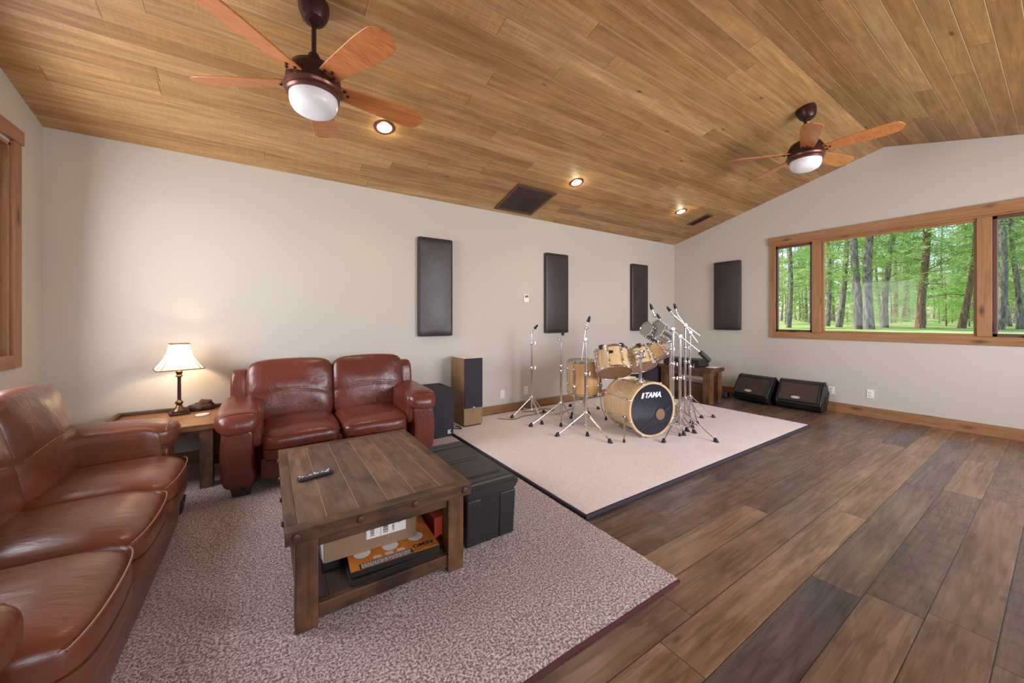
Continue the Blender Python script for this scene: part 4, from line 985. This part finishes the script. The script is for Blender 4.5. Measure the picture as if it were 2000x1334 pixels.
# ------------------------------------------------------------------ stands
def stand(name, label, base, feet, zc0, ztop, joints=(), rod=None, cat='cymbal stand', boom=None, holder=None, r=(.0135, .0105), mat=None, wing=None, double=True):
    """base xy, feet xy, zc0 height of the leg collar, ztop top of the tube, joints = collar heights"""
    mat = mat or M['chrome']; bx, by = base; o = thing(name, label, cat, (bx, by, FZ), 0, 'chrome drum hardware'); I = T(bx, by, FZ).inverted()
    W_ = lambda p_: I @ Vector(p_)
    js = sorted(joints); zb = .085
    cuts = [zb]+list(js)+[ztop]
    for i in range(len(cuts)-1):
        MB().tube([W_((bx, by, cuts[i]-(.0 if i == 0 else .03))), W_((bx, by, cuts[i+1]))], r[0]-(r[0]-r[1])*i/max(1, len(cuts)-2), 14).build('tube', mat, o)
    for z in js:
        m = MB(); m.lathe([(.017, -.022), (.02, -.01), (.02, .012), (.015, .02)], 18, I @ T(bx, by, z)); m.tube([W_((bx, by, z)), W_((bx+.035, by-.028, z))], .005, 8)
        m.tube([W_((bx+.033, by-.03, z-.016)), W_((bx+.038, by-.027, z+.018))], .0045, 6); m.build('clamp', mat, o)
    MB().lathe([(.021, -.018), (.024, 0), (.02, .02)], 18, I @ T(bx, by, zc0)).lathe([(.018, -.012), (.02, 0), (.016, .012)], 18, I @ T(bx, by, zb+.015)).build('leg_collar', mat, o)
    for fx, fy in feet:
        f = Vector((fx, fy, FZ+.022)); t0 = Vector((bx, by, zc0)); d_ = (f-t0); h_ = Vector((d_.x, d_.y, 0)).normalized(); sd = Vector((-h_.y, h_.x, 0))*.009
        m = MB(); st = t0+h_*.022
        if double:
            for s in (-1, 1): m.tube([W_(st+sd*s), W_(st.lerp(f, .9)+sd*s*.5)], .0042, 8)
        m.tube([W_(st.lerp(f, .55 if double else 0)), W_(f)], .006, 8)
        m.sq((.03, .03, .03), I @ T(*st), 4, 5)
        mid = st.lerp(f, .52); low = Vector((bx, by, zb+.012))+h_*.018
        m.tube([W_(mid), W_(low)], .0042, 8)
        lg = m.build('leg', mat, o)
        a = math.atan2(h_.y, h_.x)
        MB().taper((-.012, .036, -.02, .02), (-.013, .010, -.010, .010), 0, .042, I @ T(f.x, f.y, FZ) @ R(a, 'Z')).build('rubber_foot', M['rubber'], lg, bevel=.006)
    def hold(p_, q_):                                                # rod from p_ up to the felts at q_
        p_, q_ = Vector(p_), Vector(q_); d_ = (q_-p_).normalized()
        h = MB().tube([W_(p_), W_(q_)], .0042, 8).build('cymbal_rod', mat, o)
        X_ = I @ frame(q_-d_*.026, d_)
        MB().lathe([(.008, -.012), (.018, -.010), (.018, .022), (.011, .024), (.011, .03), (.016, .032), (.016, .044), (.006, .05), (.005, .062), (0, .063)], 16, X_).build('felt_stack', M['rubber'], h)
    if boom:
        j = Vector(boom['joint']); pts = [Vector(q) for q in boom['rod']]
        MB().tube([W_(q) for q in pts], .0052, 10).build('boom_rod', mat, o)
        m = MB(); d_ = Vector((pts[-1]-pts[0])).normalized(); n_ = d_.cross(Vector((0, 0, 1))).normalized()
        m.lathe([(.019, -.014), (.021, -.008), (.021, .008), (.019, .014)], 20, I @ frame(j, n_)); m.sq((.03, .03, .036), I @ T(j.x, j.y, j.z-.018), 4, 6)
        m.build('boom_tilter', mat, o)
        if 'weight' in boom:
            a_, b_ = (Vector(q) for q in boom['weight']); d_ = (b_-a_).normalized()
            MB().lathe([(.014, 0), (.027, .006), (.03, (b_-a_).length-.008), (.022, (b_-a_).length)], 20, I @ frame(a_, d_)).build('counterweight', M['rubber'], o)
        if 'tilt' in boom:
            q = Vector(boom['tilt']); MB().sq((.03, .03, .035), I @ T(*q), 3.5, 6).tube([W_(q+Vector((-.02, 0, 0))), W_(q+Vector((.028, -.01, .0)))], .005, 8).build('tilter', mat, o)
            hold(q, boom['felt'])
    if holder:
        q = Vector(holder[0]); MB().sq((.026, .026, .03), I @ T(*q), 3.5, 6).tube([W_((bx, by, ztop)), W_(q)], .006, 8).tube([W_(q+Vector((-.022, .01, 0))), W_(q+Vector((.022, -.01, 0)))], .006, 8).build('tilter', mat, o)
        hold(q, holder[1])
    return o
stand('cymbal_stand', 'short straight chrome cymbal stand nearest the back wall, leftmost of the stands', (-3.735, -.365), [(-4.02, -.345), (-3.88, -.76), (-3.535, -.36)], .258, 1.095, (.646, .97),
      holder=((-3.737, -.365, 1.11), (-3.685, -.40, 1.185)))
stand('cymbal_stand', 'chrome stand just left of the floor tom, second from the left', (-3.58, -.765), [(-4.04, -.77), (-3.745, -.95), (-3.425, -.775)], .246, .985, (.64, .705),
      holder=((-3.597, -.755, 1.025), (-3.56, -.785, 1.115)), r=(.0155, .0125))
stand('cymbal_stand', 'tall chrome boom-type cymbal stand standing in front of the floor tom', (-3.655, -1.26), [(-4.02, -1.215), (-3.745, -1.375), (-3.72, -1.66)], .241, 1.05, (.674,),
      boom=dict(joint=(-3.658, -1.258, 1.06), rod=[(-3.652, -1.262, 1.18), (-3.690, -1.236, .82)], tilt=(-3.650, -1.264, 1.182), felt=(-3.622, -1.28, 1.285)), r=(.0155, .0115))
stand('cymbal_stand', 'chrome boom stand with black counterweight, front one right of the bass drum', (-2.729, -1.809), [(-3.25, -1.955), (-2.80, -2.235), (-2.60, -1.64)], .265, 1.075, (.62,),
      boom=dict(joint=(-2.729, -1.809, 1.09), rod=[(-2.972, -1.649, 1.32), (-2.729, -1.809, 1.09), (-2.535, -1.937, .905)], weight=((-2.543, -1.931, .912), (-2.452, -1.992, .808)), tilt=(-2.972, -1.649, 1.325), felt=(-3.002, -1.63, 1.425)), r=(.0165, .0155))
stand('cymbal_stand', 'thin chrome boom stand right behind the counterweighted one, boom crossing the chrome drums', (-2.69, -1.70), [(-2.86, -1.93), (-2.70, -1.95), (-2.47, -1.60)], .30, 1.15, (.60, .76),
      boom=dict(joint=(-2.70, -1.70, 1.17), rod=[(-2.831, -1.622, 1.27), (-2.70, -1.70, 1.17), (-2.578, -1.789, 1.16)], tilt=(-2.831, -1.622, 1.275), felt=(-2.846, -1.61, 1.315)))
stand('cymbal_stand', 'chrome boom stand second from the right, long boom rising left to the corner', (-2.29, -1.605), [(-2.52, -1.83), (-2.03, -1.66), (-2.27, -1.35)], .30, 1.20, (.755, .93),
      boom=dict(joint=(-2.297, -1.61, 1.21), rod=[(-2.435, -1.523, 1.35), (-2.297, -1.61, 1.21), (-2.150, -1.712, 1.08)], tilt=(-2.435, -1.523, 1.352), felt=(-2.474, -1.498, 1.41)))
stand('cymbal_stand', 'rightmost chrome boom stand, nearest the bench, with tallest felt', (-2.115, -1.565), [(-2.36, -1.80), (-1.885, -1.73), (-2.08, -1.28)], .291, 1.10, (.677,),
      boom=dict(joint=(-2.118, -1.568, 1.115), rod=[(-2.265, -1.480, 1.35), (-2.118, -1.568, 1.115), (-2.046, -1.623, .988)], tilt=(-2.266, -1.479, 1.36), felt=(-2.288, -1.465, 1.45)))
stand('tom_stand', 'chrome tom stand holding the small rack tom and the chrome drums', (-2.565, -1.585), [(-2.70, -1.87), (-2.36, -1.72), (-2.55, -1.27)], .30, 1.03, (.75, .92), cat='drum stand', r=(.016, .013))
stand('snare_stand', 'low chrome stand behind the bass drum, left of the black cabinet', (-2.30, -.95), [(-2.52, -1.10), (-2.10, -1.10), (-2.28, -.70)], .25, .70, (.45,), cat='drum stand', r=(.015, .013))
stand('tom_stand', 'chrome floor stand folded behind the floor tom', (-2.98, -.55), [(-3.10, -.76), (-2.78, -.62), (-2.99, -.30)], .22, .62, (.40,), cat='drum stand')
# cables on the rug
k1 = MB().tube(smoothpts([(-4.20, -.28, .034), (-4.05, -.42, .034), (-3.85, -.36, .034), (-3.6, -.40, .034), (-3.45, -.52, .034), (-3.2, -.45, .034), (-3.0, -.40, .034)]), .0045, 6).build('rug_cable', plain('brown_cable', (96, 72, 56), .6)); tag(k1, 'thin brown cable snaking over the rug behind the left stands', 'cable')
k2 = MB().tube(smoothpts([(-3.75, -.16, .034), (-3.6, -.24, .034), (-3.42, -.2, .034), (-3.3, -.3, .034), (-3.5, -.38, .0425), (-3.65, -.31, .034)]), .0045, 6).build('rug_cable', plain('dark_cable', (56, 40, 34), .6)); tag(k2, 'coiled dark cable on the rug by the back baseboard', 'cable')

# ================================================================== outdoors: meadow and pines beyond the right window
def gz(x, y):
    x = max(x, 0); s = min(1, x/6.5); s = s*s*(3-2*s); return -.3+1.22*s+.004*max(0, x-6)+.06*noise.noise((x*.3, y*.3, 0))
m = MB(); nx, ny = 44, 60; rows = []
for i in range(nx+1):
    x = .16+95*(i/nx)**1.8; rows.append([m.bm.verts.new((x, -45+95*j/ny, gz(x, -45+95*j/ny))) for j in range(ny+1)])
for i in range(nx):
    for j in range(ny): m.bm.faces.new((rows[i][j], rows[i+1][j], rows[i+1][j+1], rows[i][j+1]))
struct(m.build('ground', M['grass'], ang=60))
FW = Vector((sin(PHI), cos(PHI), 0)); RT = Vector((cos(PHI), -sin(PHI), 0))
def bearing(u, D): return CAM+FW*D+RT*((u-993.8)/718.9*D)
rt = random.Random(21)
def needles(n_, rx, rz, cl, size, seed, low=0):
    r = random.Random(seed); m = MB()
    for c in range(cl):
        a = r.uniform(0, 2*pi); rad = rx*sqrt(r.uniform(.03, 1)); z = r.uniform(low, 1)*rz; rad *= (1-.55*z/rz)
        C = Vector((rad*cos(a), rad*sin(a), z-.12*rad)); s = r.uniform(.35, .8)*min(1, rx/1.4)
        for k in range(n_):
            p_ = C+Vector((r.gauss(0, .45), r.gauss(0, .45), r.gauss(0, .16)))*s
            d1 = Vector((r.gauss(0, 1), r.gauss(0, 1), r.gauss(0, .5))).normalized()*size*r.uniform(.7, 1.5); d2 = d1.cross(Vector((r.gauss(0, 1), r.gauss(0, 1), r.gauss(0, 1)))).normalized()*size*r.uniform(.10, .22)
            m.add([p_-d1-d2*.3, p_+d2, p_+d1, p_-d2], [(0, 1, 2, 3)])
    me = bpy.data.meshes.new('needles'); m.bm.to_mesh(me); m.bm.free(); return me
FOL = [needles(46, 2.0, 8, 90, .12, s) for s in (1, 2, 3)]
FOLN = [needles(26, 1.5, 3.2, 30, .10, s) for s in (4, 5)]
BUSH = [needles(30, .9, 2.0, 26, .08, s) for s in (6, 7)]
for me in FOL+FOLN: me.materials.append(M['needle'])
for me in BUSH: me.materials.append(M['needle2'])
def pine(x, y, r0, h, lean, label, mat, fol, fz, fs=1, nb=9, seed=0, near=True, group='pine trees beyond the window', thin=1):
    r = random.Random(seed); z0 = gz(x, y)-.05
    o = thing('pine_tree', label, 'tree', (x, y, z0), 0, group)
    def ax(t_): return Vector((lean[0]*t_+.08*sin(t_*1.1+seed), lean[1]*t_+.08*cos(t_*.9+seed), t_))
    pts = [ax(h*i/12) for i in range(13)]; rr_ = [r0*(1.25 if i == 0 else 1)*(1-.7*i/12) for i in range(13)]
    MB().tube(pts, rr_, 12 if near else 7).build('trunk', mat, o)
    m = MB()
    for k in range(nb):
        t_ = r.uniform(.9, min(h*.8, 7)); a = r.uniform(0, 2*pi); L = r.uniform(.5, 1.5); b = ax(t_); d_ = Vector((cos(a), sin(a), r.uniform(-.1, .35)))
        pp_ = [b, b+d_*L*.5+Vector((0, 0, .03)), b+d_*L+Vector((0, 0, r.uniform(-.3, .1)))]
        m.tube(smoothpts(pp_, 4), [.022*(1-.75*i/8) for i in range(9)], 5)
        for q in range(3):
            s0 = pp_[1].lerp(pp_[2], r.random()); m.tube([s0, s0+Vector((r.gauss(0, .2), r.gauss(0, .2), r.gauss(.05, .12)))], [.009, .004], 4)
    if nb: m.build('branches', mat, o)
    f = bpy.data.objects.new('foliage', fol); COL.objects.link(f); f.parent = o; f.location = (lean[0]*fz, lean[1]*fz, fz); f.rotation_euler = (0, 0, r.uniform(0, 6)); f.scale = (fs*thin, fs*thin, fs)
    return o
main = [(1541, 15, .10, (.0, .0), 'bark', 'slim grey pine trunk seen through the narrow left casement'),
        (1634, 16, .15, (.06, -.09), 'bark', 'dark leaning pine left of the twin trunks in the big pane'),
        (1672, 12.5, .165, (.0, -.0), 'bark', 'left trunk of the thick twin pines in the big pane'),
        (1694, 12.2, .175, (.02, -.03), 'bark', 'right trunk of the thick twin pines in the big pane'),
        (1730, 14.5, .15, (.01, -.04), 'bark', 'pale grey pine just right of the twin trunks'),
        (1803, 13.5, .175, (.0, -.01), 'bark2', 'thick red-brown pine in the right half of the big pane'),
        (1882, 13.5, .15, (.05, -.06), 'bark2', 'leaning brown pine by the right edge of the big pane'),
        (1949, 11.5, .165, (.02, -.02), 'bark', 'thick pine seen through the right casement'),
        (1985, 13, .13, (-.01, .01), 'bark', 'pale pine at the far right edge of the right casement'),
        (1966, 16, .14, (.06, .02), 'bark', 'short leaning trunk between the pines in the right casement')]
for i, (u, D, r0, ln, mt, lab) in enumerate(main):
    q = bearing(u, D); r0 = r0/sqrt(1+((u-993.8)/718.9)**2); pine(q.x, q.y, r0, 11, ln, lab, M[mt], FOL[i % 3], 1.7+.5*(i % 3), .8, 9, i+1)
# deeper rows of slim trunks
kk = 0; placed = []
for i in range(160):
    u = rt.uniform(1475, 2080); D = rt.uniform(17, 46); q = bearing(u, D)
    if q.x < 5 or len(placed) > 42 or any((q-p_).length < 2.7 for p_ in placed): continue
    placed.append(q)
    pine(q.x, q.y, rt.uniform(.07, .14), rt.uniform(10, 15), (rt.gauss(0, .015), rt.gauss(0, .02)), 'slim pine standing deep in the woods behind the nearest trunks', M['bark' if rt.random() < .6 else 'bark2'], FOL[kk % 3], rt.uniform(1.2, 3.2), rt.uniform(1.0, 1.45), 4, 50+i, False, 'slim pines deep in the woods', .62)
    kk += 1
for i in range(90):
    u = rt.uniform(1330, 2200); D = rt.uniform(30 if i % 3 == 0 else 42, 70); q = bearing(u, D)
    if q.x < 6 or any((q-p_).length < 3.0 for p_ in placed): continue
    placed.append(q)
    pine(q.x, q.y, rt.uniform(.10, .17), rt.uniform(11, 15), (rt.gauss(0, .015), rt.gauss(0, .02)), 'distant pine at the back of the woods', M['bark' if rt.random() < .6 else 'bark2'], FOL[i % 3], rt.uniform(.4, 1.6), rt.uniform(1.2, 1.7), 0, 300+i, False, 'distant pines', .75)
# low pine boughs and bushes close behind the first trunks
for i in range(34):
    u = rt.uniform(1500, 2060); D = rt.uniform(15.5, 38); q = bearing(u, D)
    f = bpy.data.objects.new('sapling', (FOLN+BUSH)[i % 4]); 
    o = thing('pine_sapling', 'small leafy green sapling between the trunks outside the window', 'sapling', (q.x, q.y, gz(q.x, q.y)-.05), 0, 'saplings among the pines')
    MB().tube([(0, 0, 0), (.03, .02, 1.3), (0, .05, 2.4)], [.03, .022, .01], 6).build('stem', M['bark2'], o)
    f.name = 'foliage'; COL.objects.link(f); f.parent = o; f.location = (0, 0, .25); f.rotation_euler = (0, 0, rt.uniform(0, 6)); s = rt.uniform(.8, 1.25); f.scale = (s, s, s)
